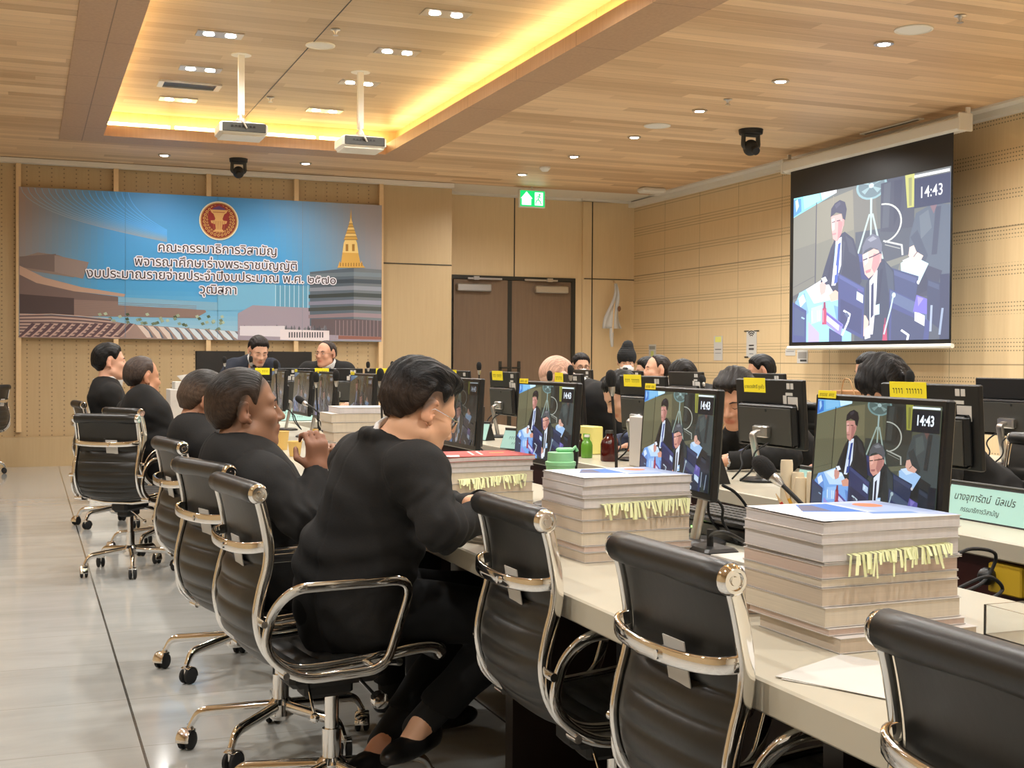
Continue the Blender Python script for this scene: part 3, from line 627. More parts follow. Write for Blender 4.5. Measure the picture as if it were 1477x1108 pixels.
def put_picture(mb, o, ux, uy, nrm, w, h, g, lift=.00025):
    o, ux, uy, nrm = Vector(o), Vector(ux), Vector(uy), Vector(nrm)
    for i, (poly, c) in enumerate(picture(g)):
        mb.col = c; mb.poly([o + ux*(x*w) + uy*(y*h) + nrm*(lift*(i*.06 + .5)) for x, y in [(min(1, max(0, a)), min(1, max(0, b))) for a, b in poly]])
    mb.col = shade((232, 244, 255), g)
    put_text(mb, '14:43', .105*h, o + ux*(.895*w) + uy*(.845*h) + nrm*lift*(.5+.06*(i+12)), ux, uy, width=.118*w, bold=.0006)
# ------------------------------------------------------------------ monitors (screen faces local -Y, origin on the desk under its stand)
MW, MH, MZ = .51, .288, .285
def make_monitor():
    t = thing('monitor', 'x', 'monitor', group='black desktop monitors')
    m = MB(); m.X = TILT; m.bbox((0, .010, MZ), (MW, .022, MH), .004); m.bbox((0, .028, MZ-.045), (MW*.86, .03, MH*.62), .012); m.build('casing', 'black', t)
    m = MB(); m.X = TILT; m.bbox((0, .0445, MZ-.05), (MW*.78, .006, MH*.54), .004); m.build('rear_cover', 'grey_casing', t)
    m = MB(); m.X = TILT; put_picture(m, (-MW/2+.014, -.0016, MZ-MH/2+.02), (1, 0, 0), (0, 0, 1), (0, -1, 0), MW-.028, MH-.034, lambda r, g, b: (r, g, b)); m.build('screen', 'screen', t, attr=True)
    m = MB(); m.bbox((0, .055, MZ-.075), (.11, .03, .05), .006); m.tube(rounded([(0, .07, MZ-.075), (0, .10, MZ-.085), (0, .06, .012)], .03), .011, 10, flat=(.02, .009), up=(1, 0, 0)); m.build('stand_post', 'steel', t, smooth=True)
    m = MB(); m.lathe([(0, 0), (.09, 0), (.09, .008), (.075, .014), (0, .014)], (0, .055, 0), 28); m.build('stand_base', 'black', t, smooth=True)
    m = MB(); m.tube(rounded([(.06, .05, MZ-.12), (.1, .10, MZ-.17), (.02, .13, .06), (.06, .16, .006)], .04), .004, 6); m.tube(rounded([(-.05, .05, MZ-.12), (-.02, .11, MZ-.16), (-.07, .13, .06), (-.02, .17, .006)], .04), .004, 6); m.build('cable', 'rubber', t, smooth=True)
    m = MB(); m.X = TILT; m.box((-.155, .0216, MZ+.118), (.022, .0012, .024)); m.box((-.182, .0216, MZ+.118), (.02, .0012, .024)); m.box((-.16, .0216, MZ+.085), (.05, .0012, .012)); m.box((-.185, .0216, MZ+.048), (.07, .0012, .052)); m.box((-.128, .0216, MZ+.05), (.026, .0012, .058)); m.build('rear_sticker', 'paper', t)
    m = MB(); m.X = TILT; m.lathe([(0, .0), (.006, .0), (.006, .002), (.004, .002)], (-.02, .0477, MZ+.015), 10, axis='y'); m.build('lock_slot', 'rubber', t)
    return t
TILT = Matrix.Translation((0, .03, MZ)) @ Matrix.Rotation(math.radians(-3.6), 4, 'X') @ Matrix.Translation((0, -.03, -MZ))
mon0 = make_monitor(); MON = []
def name_sticker(mon, txt=None, front=False, x=.09, w=.13, h=.056, z=MZ+.118):
    m = MB(); m.X = TILT; y = -.0032 if front else .0222; uy = (0, 0, 1); ux = (1, 0, 0) if front else (-1, 0, 0); nn = -1 if front else 1
    m.m = 0; m.bbox((x, y, z), (w, .0012, h), .0004); m.m = 1
    if txt: put_text(m, txt, h*.5, (x, y+nn*.001, z-h*.22), ux, uy, width=w*.9)
    else:
        random.seed(int((mon.location.y+mon.location.x)*1000))
        for i in range(11):
            if i == 6: continue
            xx = x + (i-5)*w*.075; m.box((xx, y+nn*.0008, z-.002), (w*.012, .0006, h*(.22+.1*random.random()))); m.box((xx+w*.016, y+nn*.0008, z+h*.1), (w*.035, .0006, h*.06))
    m.build('name_sticker', ['yellow', 'ink'], mon)
def monitor_at(x, y, rz, label, z=TZ+.001, first=[True]):
    if first[0]: first[0] = False; o = mon0; o.location = (x, y, z); o.rotation_euler = (0, 0, rz); o['label'] = label
    else: o = dup(mon0, (x, y, z), rz, label, skip=('name_sticker',))
    MON.append(o); return o
ZM = 0
near = [(1.66, 2.20, -6, 'lit monitor nearest the camera, behind tallest book pile, showing 14:43 clearly'), (1.66, 3.06, -5.5, 'lit monitor beside the stack topped by a blue book, second nearest'),
        (1.66, 4.00, .5, 'lit monitor right behind the mint green tumbler'), (1.66, 4.93, 0, 'dim narrow monitor right in front of the man with glasses'),
        (1.66, 5.75, 0, 'lit monitor hidden behind the head of the man with glasses'), (1.66, 6.55, 0, 'dark monitor with blue corner left of the man with glasses, above white papers'),
        (1.66, 7.44, 0, 'grey reflecting narrow monitor below two small yellow stickers'), (1.66, 8.10, 0, 'narrow dark monitor right behind tilted microphone, in front of raised hand man'), (1.66, 8.93, 0, 'narrowest monitor by face of the raised hand man, below man in suit')]
for i, (x, y, a, lb) in enumerate(near):
    o = monitor_at(x, y, -PI/2 + math.radians(a), lb)
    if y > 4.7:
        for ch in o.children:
            if ch.name.startswith('screen'): ch.material_slots[0].link = 'OBJECT'; ch.material_slots[0].material = M['screen_grazing']
    m_ = name_sticker(o, None, True, x=-MW/2+.055, w=.08, h=.017, z=MZ+MH/2-.002)
far = [(3.57, 'back of monitor at right with long yellow sticker and white service label', 'x'), (4.58, 'monitor back with readable yellow name sticker hiding half a bowed face', 'n'), (5.75, 'monitor back with wide yellow sticker, left of the bowed dark haired man', None), (6.75, 'monitor back under the bald head', None),
       (7.75, 'grey monitor back above the two small name cards, before the dark doors', None), (8.7, 'far monitor back peeking out just right of the glasses man forehead', None), (9.55, 'monitor back hidden behind hair of the man with glasses', None)]
for y, lb, k in far:
    o = monitor_at(2.95, y, PI/2, lb, TZ+.001)
    name_sticker(o, 'นายเดชสิทธิ์ ชูแก้ว' if k == 'n' else None, False, x=.10 if k != 'x' else .1, w=.17 if k == 'n' else .2, h=.062)
for (x, y, lb) in ((1.93, 10.55, 'monitor back on the head table in front of man with tie'), (2.42, 10.5, 'monitor back on the head table in front of man with glasses at banner'), (2.98, 10.62, 'monitor back on the head table rightmost, with yellow sticker by two microphones')):
    o = monitor_at(x, y, PI, lb)
    name_sticker(o, None, False, x=.1, w=.12)
for y, lb in ((4.9, 'black monitor back at right edge near the wall, behind the nameplate'), (7.15, 'small black monitor top left of the brown paper bag'), (8.2, 'black monitor back behind the tall microphone, below the papers on right wall'), (9.15, 'reddish dark monitor back below the balding profile man'), (10.1, 'far monitor back beside the masked person in yellow')):
    monitor_at(4.55, y, PI/2, lb, .751)
# ------------------------------------------------------------------ ceiling projectors
def projector(u, v, pole_uv, label, plabel):
    top = PZ(pole_uv[0], pole_uv[1], ZK); d = PY(u, v, top.y)
    t = thing('projector', label, 'projector', (top.x, top.y, d.z), 0, 'white ceiling projectors')
    m = MB(); m.bbox((0, 0, 0), (.40, .33, .105), .02); m.bbox((0, .0, -.056), (.36, .3, .012), .005); m.build('case', 'white_plastic', t)
    m = MB(); m.bbox((0, -.168, .005), (.36, .008, .075), .003); m.build('rear_panel', 'grey_casing', t)
    m = MB()
    for i in range(7): m.box((-.1+i*.03, -.173, .012), (.02, .004, .016))
    m.build('socket', 'black', t)
    m = MB(); m.cyl((0, .0, .05), (0, 0, .075), .09); m.tube([(-.06, .02, .05), (-.02, 0, .11)], .008, 6); m.tube([(.06, .02, .05), (.02, 0, .11)], .008, 6); m.build('bracket', 'steel', t, smooth=True)
    m = MB(); m.box((0, 0, (.1+ZK-d.z)/2+.02), (.05, .05, ZK-d.z-.13)); m.cyl((0, 0, .05), (0, 0, .16), .014); m.lathe([(.0, ZK-d.z-.006), (.085, ZK-d.z-.006), (.085, ZK-d.z), (0, ZK-d.z)], seg=20); m.build('ceiling_pole', 'white_plastic', t)
    m = MB(); m.tube(rounded([(.02, -.17, 0), (-.03, -.22, .06), (-.02, -.1, .12), (-.01, -.02, .2)], .05), .007, 6); m.build('cable', 'white_plastic', t, smooth=True)
projector(342, 189, (348, 79), 'white projector hanging on left white pole, over the banner', '')
projector(527, 209, (520, 104), 'white projector hanging on right white pole, close to the beam', '')
# ------------------------------------------------------------------ projection screen on the right wall
XS = 7.75
sc = thing('projection_screen', 'large pull down projection screen showing seated men and clock 14:43', 'screen', (XS, 0, 0))
def sp(u, v): q = PX(u, v, XS); return Vector((0, q.y, q.z))
a = sp(1141, 250); b = sp(1376, 186); c = sp(1371, 497); d_ = sp(1138, 501)
y1, y0 = d_.y, c.y; zb = (c.z+d_.z)/2; zt = 3.33
m = MB(); m.box((.004, (y0+y1)/2, (zb+zt)/2), (.006, y1-y0, zt-zb)); m.build('black_border', 'black', sc)
i0 = sp(1143, 495); i1 = sp(1369, 488); t0 = sp(1144, 287); t1 = sp(1372, 239)
ya, yb_ = i0.y, i1.y; za = (i0.z+i1.z)/2; zc_ = (t0.z+t1.z)/2
wash = lambda r, g, b: (min(1.1, 2.3*r+.09), min(1.1, 2.2*g+.095), min(1.2, 2.2*b+.16))
m = MB(); put_picture(m, (-.0005, ya, za), (0, -1, 0), (0, 0, 1), (-1, 0, 0), ya-yb_, zc_-za, wash, .0004); m.build('projected_image', 'proj', sc, attr=True)
m = MB(); m.cyl((.004, y0-.02, zb-.01), (.004, y1+.02, zb-.01), .022); m.build('bottom_bar', 'white_plastic', sc, smooth=True)
m = MB(); m.bbox((.03, (y0+y1)/2, zt+.06), (.13, y1-y0+.26, .13), .02); m.build('roller_case', 'white_plastic', sc)
for y in (y0-.12, y1+.12):
    m = MB(); m.bbox((.03, y, zt+.07), (.15, .03, .16), .006); m.box((.06, y, zt+.17), (.04, .02, ZC-zt-.155)); m.build('end_bracket', 'white_plastic', sc)
# ------------------------------------------------------------------ banner on the back wall
YBN = YB-.055
def bp(u, v): q = PY(u, v, YBN); return Vector((q.x, 0, q.z))
tl, br_ = bp(27, 269), bp(550, 493); bw, bh = br_.x-tl.x, tl.z-br_.z
ban = thing('wall_banner', 'wide blue printed banner with round red emblem, Thai title and gold spire', 'banner', (tl.x, YBN, br_.z))
BX = lambda u: (u-27)/523*bw                                     # photo-like banner coordinates -> metres on the cloth
def BZv(u, v): f = (u-27)/523; t, b = 269+27*f, 487+6*f; return (b-v)/(b-t)*bh
m = MB(); LAY = [0]
def bcol(c): return tuple(min(1, 1.22*q) for q in srgb(*c)[:3])+(1,)
def Q(c, *pts):
    LAY[0] += 1; m.col = bcol(c); m.poly([(BX(u), -.0002-.00001*LAY[0], BZv(u, clampv(u, v))) for u, v in pts])
def clampv(u, v): f = (u-27)/523; return min(max(v, 269+27*f), 487+6*f)
# sky blue ground changing to mauve at the left and grey at the right
nx, nz = 60, 30
def ground(a, b):
    cyan, blue, sky, mauve, grey, low = V3(64, 150, 196), V3(70, 138, 196), V3(104, 186, 220), V3(150, 128, 118), V3(150, 146, 150), V3(160, 190, 206)
    c = blue*(1-b)+cyan*b
    d = math.exp(-((a-.55)/.22)**2-((b-.42)/.3)**2); c = c*(1-d*.7)+V3(72, 160, 216)*d*.7
    l = max(0, min(1, (.26-a-(b-.1)*.10)/.26)); c = c*(1-l)+mauve*l
    r = max(0, min(1, (a-.68+(.3-b)*.15)/.3)); c = c*(1-r)+grey*r
    z = max(0, min(1, (b-.66)/.34))*(1-l)*(1-r); c = c*(1-z)+low*z; return c
V3 = lambda *a: Vector(a)
for i in range(nx):
    for j in range(nz):
        a, b = (i+.5)/nx, (j+.5)/nz; c = ground(a, b); m.col = bcol(c)
        m.poly([(bw*i/nx, -.0001, bh*(1-j/nz)), (bw*(i+1)/nx, -.0001, bh*(1-j/nz)), (bw*(i+1)/nx, -.0001, bh*(1-(j+1)/nz)), (bw*i/nx, -.0001, bh*(1-(j+1)/nz))])
def Lq(c, pts, w):
    for (ua, va), (ub, vb) in zip(pts[:-1], pts[1:]):
        d = Vector((ub-ua, vb-va)); 
        if d.length < 1e-6: continue
        q = Vector((-d.y, d.x)).normalized()*w/2
        Q(c, *[(u, clampv(u, v)) for u, v in ((ua+q.x, va+q.y), (ub+q.x, vb+q.y), (ub-q.x, vb-q.y), (ua-q.x, va-q.y))])
for k in range(17):                                               # curved ceiling lines of the hall picture
    x0 = 30 + k*9; pts = []
    for i in range(12):
        t = i/11; u = x0 + 8*t + t*t*(190-k*9); v = 270 + (x0-27)*.05 + t*(78 - k*1.5); 
        if u < 268: pts.append((u, v))
    cc = ground((x0-27)/523+.08, .2); Lq(tuple(min(255, q*1.10+6) for q in cc), pts, 1.1)
Q((132, 116, 108), (28, 372), (52, 364), (80, 368), (110, 382), (100, 400), (28, 388)); Q((110, 96, 92), (28, 370), (76, 366), (74, 392), (28, 385)); Q((140, 124, 118), (74, 368), (120, 378), (112, 402), (74, 392))
Q((176, 146, 128), (28, 383), (60, 400), (110, 414), (170, 424), (168, 428), (100, 420), (50, 408), (28, 396))
Q((110, 92, 88), (28, 396), (50, 408), (100, 420), (160, 428), (160, 440), (28, 424)); Q((134, 112, 104), (98, 432), (280, 440), (284, 450), (270, 458), (100, 456)); Q((72, 58, 58), (28, 424), (100, 430), (100, 455), (28, 452)); Q((118, 164, 190), (160, 428), (300, 436), (300, 448), (160, 440))
for k in range(9): Lq((120, 102, 96), [(100, 434+2.6*k), (270, 441+2.2*k)], .6)
random.seed(3)
for k in range(60): u = 128+random.random()*178; v = 451+random.random()*22+(u-128)*.015; g_ = random.randint(60, 170); Q((g_, g_+16, g_-8), (u, v), (u+4, v-1.5), (u+6, v+2), (u+2, v+3.5))
Q((150, 128, 120), (28, 452), (118, 458), (180, 468), (330, 478), (330, 490), (28, 487))
for k in range(7):                                                # curved rows of seats
    v0 = 456+k*4.6; Lq((96, 76, 80), [(28, v0), (70, v0-1+k*.4), (112, v0+2), (150+k*2, v0+6)], 1.8); Lq((196, 168, 154), [(28, v0-2), (70, v0-3+k*.4), (112, v0), (150+k*2, v0+4)], 1.0)
for k in range(12): u = 36+k*12.0; Q((88, 66, 72), (u+8, 466), (u+13, 467), (u+5, 476), (u-6, 486), (u-10, 486), (u, 475)); Q((180, 150, 140), (u+13, 467), (u+15, 467), (u+8, 476), (u-3, 486), (u-6, 486), (u+5, 476))
for k in range(11): u = 186+k*14.6; v = 469+k*.9; Q((206, 190, 180) if k < 3 else (196, 208, 216), (u, v), (u+8, v+1), (u+16, v+9), (u+20, v+18), (u+14, v+18), (u+7, v+9)); Q((96, 104, 118), (u+8, v+1), (u+11, v+1.5), (u+19, v+10), (u+23, v+18), (u+20, v+18), (u+16, v+9))
# parliament building at the right
Q((108, 168, 200), (300, 412), (386, 409), (386, 446), (300, 448)); Q((92, 150, 180), (386, 411), (440, 413), (438, 447), (386, 446))
for k in range(8): Lq((176, 206, 220), [(386+7*k, 411), (386+7*k, 446)], 1.0)
Q((150, 140, 152), (352, 440), (480, 446), (550, 448), (550, 492), (330, 491), (330, 452)); Q((84, 96, 108), (438, 392), (506, 386), (506, 470), (438, 470)); Q((112, 120, 126), (506, 386), (550, 389), (550, 470), (506, 470))
for k, (va, c) in enumerate(((392, (104, 118, 128)), (402, (60, 70, 80)), (412, (126, 132, 144)), (422, (54, 62, 62)), (432, (126, 126, 144)), (441, (66, 70, 68)), (451, (134, 116, 122)))):
    Q(c, (438-(2 if k > 2 else 0), va+3), (506, va), (506, va+6), (436, va+8)); Q(tuple(min(255, q+16) for q in c), (506, va), (550, va+2), (550, va+8), (506, va+6))
Q((96, 84, 88), (440, 460), (506, 460), (550, 463), (550, 486), (440, 482))
for k in range(13): Lq((150, 130, 132), [(478+6*k, 462), (478+6*k, 488)], .8)
for k in range(40): u = 332+random.random()*130; g_ = random.randint(70, 120); Q((g_, g_, g_+6), (u, 474), (u+2, 468+random.random()*5), (u+4, 474), (u+2, 478))
Q((206, 200, 206), (333, 470), (400, 470), (400, 486), (333, 484)); Q((214, 204, 206), (393, 475), (468, 477), (468, 492), (393, 490))
for k in range(14): Q((70, 68, 74), (406+3.9*k, 479), (408+3.9*k, 479), (408+3.9*k, 487), (406+3.9*k, 487))
Q((138, 92, 80), (482, 484), (550, 486), (550, 490), (482, 489))
# gold spire
gold, gd, gl = (212, 168, 84), (160, 116, 50), (236, 204, 130)
Q(gold, (480, 386), (486, 378), (488, 364), (513, 365), (516, 379), (524, 386)); Q(gl, (488, 364), (490, 350), (492, 346), (509, 346), (511, 351), (513, 365)); Q(gd, (493, 352), (497, 352), (497, 362), (493, 362)); Q(gd, (503, 352), (507, 352), (507, 362), (503, 362))
for k in range(6): w_ = 11-1.6*k; v = 346-4.6*k; Q((gold, gl)[k % 2], (501-w_, v), (501-w_+2, v-4.8), (501+w_-2, v-4.8), (501+w_, v)); Q(gd, (501-w_, v), (501-w_+.5, v-1), (501+w_-.5, v-1), (501+w_, v))
Q(gold, (499.4, 319), (501, 300), (502.6, 319)); Q(gl, (498, 322), (501, 314), (504, 322)); 
for a in (484, 518): Q(gold, (a-3, 385), (a, 376), (a+3, 385))
for k in range(9): Q(gd, (484+4.2*k, 384), (485.6+4.2*k, 384), (485.6+4.2*k, 379), (484+4.2*k, 379))
for k in range(1, 4): u = 27+523*(.273, .523, .764)[k-1]; Lq((70, 116, 150) if k < 3 else (120, 130, 140), [(u, 269+27*(u-27)/523), (u, 487)], .5)
m.build('printed_cloth', 'banner', ban, attr=True)
m = MB(); m.box((bw/2, .012, bh/2), (bw, .02, bh)); m.build('backing_board', 'fin', ban)
# emblem
m = MB(); ec = (BX(302), BZv(302, 318)); er = bw*26.0/523; EY = -.009
def Er(r, c, y, n=40):
    m.col = srgb(*c); m.poly([(ec[0]+r*math.cos(2*PI*i/n), y+EY, ec[1]+r*math.sin(2*PI*i/n)) for i in range(n)])
def Ep(c, y, *pts): m.col = srgb(*c); m.poly([(ec[0]+er*x, y+EY, ec[1]+er*z) for x, z in pts])
Er(er*1.10, (232, 226, 200), -.0016); Er(er*1.03, (190, 140, 70), -.0018); Er(er*.97, (136, 44, 30), -.002)
for i in range(26):                                               # scrollwork ring
    a = 2*PI*i/26; 
    for rr, s_ in ((.82, .085), (.66, .06)):
        cx, cz = rr*math.cos(a+rr), rr*math.sin(a+rr); Ep((206, 156, 84), -.0021, *[(cx+s_*math.cos(2*PI*k/8), cz+s_*math.sin(2*PI*k/8)) for k in range(8)]); Ep((136, 44, 30), -.0022, *[(cx+s_*.45*math.cos(2*PI*k/8), cz+s_*.45*math.sin(2*PI*k/8)) for k in range(8)])
Ep((150, 40, 36), -.0023, *[(.62*math.cos(t)*(1 if math.sin(t) > 0 else .8), .16+.74*math.sin(t)) for t in [2*PI*k/30 for k in range(30)]])
G_ = (222, 172, 104)
Ep(G_, -.0024, (-.5, .62), (.5, .62), (.42, .46), (.3, .38), (.2, .12), (.24, .02), (.46, 0), (.42, -.14), (.22, -.2), (.16, -.42), (.3, -.62), (-.3, -.62), (-.16, -.42), (-.22, -.2), (-.42, -.14), (-.46, 0), (-.24, .02), (-.2, .12), (-.3, .38), (-.42, .46))
for k in range(-3, 4): Ep((170, 96, 56), -.0025, (k*.11-.015, -.02), (k*.11+.015, -.02), (k*.09+.012, -.5), (k*.09-.012, -.5))
Ep((96, 60, 110), -.0026, (-.3, .72), (0, .84), (.3, .72), (.36, .62), (-.36, .62)); Ep((170, 96, 56), -.0025, (-.34, .50), (.34, .50), (.32, .46), (-.32, .46))
m.build('round_emblem', 'print', ban, attr=True)
# title lines: white outline behind dark letters
for txt, ua, ub, v in (('คณะกรรมาธิการวิสามัญ', 216, 387, 365), ('พิจารณาศึกษาร่างพระราชบัญญัติ', 183, 418, 386), ('งบประมาณรายจ่ายประจำปีงบประมาณ พ.ศ. ๒๕๗๐', 117, 478, 404.5), ('วุฒิสภา', 275, 328, 423.5)):
    for nm, col_, off, yy in (('title_outline', (236, 236, 244), .013, -.0120), ('title_line', (58, 40, 46), .0, -.0126)):
        m = MB(); m.col = srgb(*col_); uc = (ua+ub)/2
        for k in range(10 if off else 1):
            dx, dz = (off*math.cos(k*.6283), off*math.sin(k*.6283)) if off else (0, 0)
            put_text(m, txt, .16, (BX(uc)+dx, yy+.00002*k, BZv(uc, v)+dz), (1, 0, 0), (0, 0, 1), width=BX(ub)-BX(ua), bold=.0006)
        if off: m.build(nm, 'print', ban, attr=True); continue
        xs_ = sorted(v[0] for v in m.v); cuts = [(a+b)/2 for a, b in zip(xs_[:-1], xs_[1:]) if b-a > .034] + [1e9]; lo = -1e9
        for hi in cuts:                                               # one part per word
            w = MB(); w.col = m.col; keep = [f for f in m.f if lo < m.v[f[0]][0] < hi]; ids = sorted({i for f in keep for i in f}); mp_ = {i: k for k, i in enumerate(ids)}
            w.add([m.v[i] for i in ids], [tuple(mp_[i] for i in f) for f in keep]); w.build('title_words', 'print', ban, attr=True); lo = hi
# ------------------------------------------------------------------ ceiling and wall fittings
def exit_sign():
    p = PY(767, 287, 15.45); t = thing('exit_sign', 'green lit emergency exit sign hanging above the dark double door', 'sign', p)
    g_ = emit('sign_green', srgb(10, 180, 90), .9); w_ = emit('sign_white', (.8, 1, .9, 1), 1.1)
    m = MB(); m.bbox((0, 0, 0), (.37, .05, .235), .006); m.build('sign_box', 'white_plastic', t)
    m = MB(); m.box((0, -.026, 0), (.345, .004, .205)); f = m.build('green_face', g_, t)
    m = MB(); y = -.0285
    m.m = 0; m.poly([(-.15, y, -.085), (-.02, y, -.085), (-.02, y, -.0), (.0, y, .0), (-.085, y, .09), (-.165, y, .0), (-.15, y, 0)]); m.build('arrow', w_, t)
    m = MB(); m.box((.09, y, 0), (.115, .001, .17)); m.build('door_pictogram', w_, t)
    m = MB(); y = -.0298; m.ball((.1, y, .055), (.014, .001, .014)); m.tube([(.095, y, .04), (.08, y, -.01), (.05, y, -.03), (.045, y, -.065)], .008, 6); m.tube([(.08, y, -.01), (.11, y, -.035), (.12, y, -.07)], .008, 6); m.tube([(.06, y, .005), (.07, y, .03), (.095, y, .035), (.12, y, .01)], .006, 6); m.build('running_figure', g_, t)
    m = MB(); m.box((0, 0, .14+(ZC-p.z-.11)/2-.02), (.02, .02, max(.02, ZC-p.z-.11))); m.build('hanger', 'steel', t)
exit_sign()
def disc(name, label, cat, u, v, z, r, mat, grp=None):
    p = PZ(u, v, z); t = thing(name, label, cat, p, 0, grp)
    m = MB(); m.lathe([(0, -.004), (r*.86, -.005), (r*.9, -.012), (r, -.008), (r, 0)], seg=28); m.build('grille', mat, t, smooth=True); return t
disc('ceiling_speaker', 'round white ceiling speaker near the two projectors in the recess', 'speaker', 462, 65, ZK, .12, 'white_plastic', 'round ceiling speakers')
disc('ceiling_speaker', 'round white ceiling speaker nearest the camera at upper right', 'speaker', 1318, 42, ZC, .13, 'white_plastic', 'round ceiling speakers')
disc('ceiling_speaker', 'round white ceiling speaker in right ceiling, far from camera by downlights', 'speaker', 948, 181, ZC, .13, 'white_plastic', 'round ceiling speakers')
for u, v, z, lb in ((484, 42, ZK, 'small fire sprinkler beside the recess ceiling speaker'), (390, 140, ZK, 'small fire sprinkler between the two projector poles'), (1385, 22, ZC, 'small fire sprinkler at the upper right corner'), (1050, 143, ZC, 'small fire sprinkler above the dark ceiling camera')):
    t = thing('fire_sprinkler', lb, 'sprinkler', PZ(u, v, z), 0, 'fire sprinklers'); m = MB(); m.lathe([(.035, 0), (.04, -.006), (.02, -.012), (.01, -.03), (.01, -.045)], seg=16); m.build('escutcheon', 'steel', t, smooth=True); m = MB(); m.lathe([(0, -.045), (.022, -.046), (.022, -.05), (0, -.05)], seg=14); m.build('deflector', 'steel', t, smooth=True)
t = thing('smoke_detector', 'small white round smoke detector left of green sign downlight', 'smoke detector', PZ(786, 241, ZC)); m = MB(); m.lathe([(0, -.055), (.035, -.052), (.055, -.03), (.065, -.02), (.065, 0)], seg=22); m.build('housing', 'white_plastic', t, smooth=True)
t = thing('air_vent', 'dark rectangular air vent slot in the recess ceiling', 'vent', PZ(273, 122, ZK)); m = MB()
for a in (-1, 1): m.box((0, a*.13, -.008), (.54, .015, .02)); m.box((a*.26, 0, -.008), (.05, .26, .02))
m.build('vent_frame', 'steel', t); m = MB(); m.box((0, 0, -.002), (.5, .25, .008)); m.build('dark_grille', 'black', t)
def dome(u, v, z, label, sc):
    t = thing('ceiling_camera', label, 'camera', PZ(u, v, z)); t.scale = (sc,)*3
    m = MB(); m.lathe([(0, -.04), (.1, -.04), (.105, 0), (0, 0)], seg=24); m.build('mount_plate', 'black_matt', t, smooth=True)
    m = MB(); m.tube(rounded([(-.07, 0, -.04), (-.075, 0, -.14), (-.05, 0, -.16)], .02), .02, 8); m.cyl((-.07, 0, -.045), (.07, 0, -.045), .02); m.tube(rounded([(.07, 0, -.04), (.075, 0, -.14), (.05, 0, -.16)], .02), .02, 8); m.build('yoke', 'grey_casing', t, smooth=True)
    m = MB(); m.ball((0, 0, -.155), (.065, .075, .07)); m.cyl((0, -.03, -.165), (0, -.09, -.20), .035); m.build('camera_head', 'black_matt', t, smooth=True)
dome(344, 229, ZC, 'dark ceiling camera hanging above the banner emblem', 1.0); dome(1083, 187, ZC, 'dark ceiling camera left of the projection screen top', 1.15)
t = thing('wireless_access_point', 'white box access point on pale ceiling near right corner', 'access point', PZ(940, 271, ZC+.0) + Vector((0, 0, -.0))); m = MB(); m.bbox((0, 0, -.035), (.34, .2, .07), .02); m.build('case', 'white_plastic', t)
t = thing('slot_diffuser', 'pale slot diffuser above the projection screen case', 'vent', PZ(1285, 182, ZC)); m = MB(); m.box((0, 0, -.005), (.06, .9, .012)); m.build('frame', 'white_plastic', t); m = MB(); m.box((0, 0, -.012), (.02, .8, .004)); m.build('slot', 'black', t)
# flag on the return wall
q = PY(886, 440, 16.28); t = thing('wall_flag', 'white furled flag with dark emblem hanging on far wall by corner', 'flag', (q.x, 16.25, q.z-.4))
m = MB(); m.tube([(.0, .06, .74), (-.02, -.05, .68), (-.10, -.13, .0)], .012, 8); m.build('flag_pole', 'fin', t, smooth=True)
m = MB(); ring = []
for i in range(13):
    z = .70 - .64*i/12; w_ = .015+.115*(i/12)**1.3
    ring.append([(-.03-.04*i/12 + w_*1.15*math.cos(a) + .03*math.sin(i*.5), -.07 + w_*.35*math.sin(a)+.018*math.sin(4*a+i*.3), z - (.13 if math.cos(a) > .5 and i > 9 else 0)*0) for a in [2*PI*k/24 for k in range(24)]])
vs = [p for r_ in ring for p in r_]; m.add(vs, [(i*24+k, i*24+(k+1) % 24, (i+1)*24+(k+1) % 24, (i+1)*24+k) for i in range(12) for k in range(24)] + [tuple(range(24)), tuple(12*24+k for k in range(23, -1, -1))]); m.build('flag_cloth', 'paper', t, smooth=True, angle=2)
m = MB(); m.ball((0.0, -.132, .34), (.028, .01, .04)); m.build('flag_emblem', plain('gold_brown', srgb(120, 84, 50), .6), t, smooth=True)
m = MB(); m.tube([(-.1, -.1, .06), (-.11, -.12, -.05), (-.10, -.12, -.2)], [.03, .03, .018], 10); m.build('flag_tail', 'paper', t, smooth=True)
# papers pinned to the right wall
def wall_paper(u0, v0, u1, v1, label, art):
    a, b = PX(u0, v0, XR-.004), PX(u1, v1, XR-.004); t = thing('wall_notice', label, 'notice', (XR-.004, (a.y+b.y)/2, (a.z+b.z)/2), 0, 'papers taped to the right wall'); w_, h_ = abs(a.y-b.y), abs(a.z-b.z)
    m = MB(); m.box((0, 0, 0), (.003, w_, h_)); m.build('sheet', 'paper', t)
    m = MB(); m.X = Matrix.Translation((-.0025, 0, 0))
    for (y, z, dy, dz, c) in art: m.col = srgb(*c); m.box((0, -y*w_, z*h_), (.0012, dy*w_, dz*h_))
    if 'wifi' in label:
        m.col = srgb(40, 36, 34)
        for r_ in (.16, .27, .38): m.tube([(0, -w_*r_*math.sin(a_)*1.1, h_*.22 + w_*r_*math.cos(a_)) for a_ in [-.8+1.6*i/8 for i in range(9)]], .006, 6)
    m.build('print', 'print', t, attr=True)
wall_paper(936, 497, 946, 521, 'small pale sheet with green block, leftmost on the right wall', [(0, .3, .8, .2, (150, 150, 140)), (0, -.1, .4, .4, (206, 214, 130))])
wall_paper(1030, 485, 1042, 520, 'white sheet with yellow heading, second from left on right wall', [(0, .36, .7, .22, (230, 226, 120)), (0, -.05, .7, .04, (120, 120, 120)), (0, -.2, .7, .03, (150, 150, 150))])
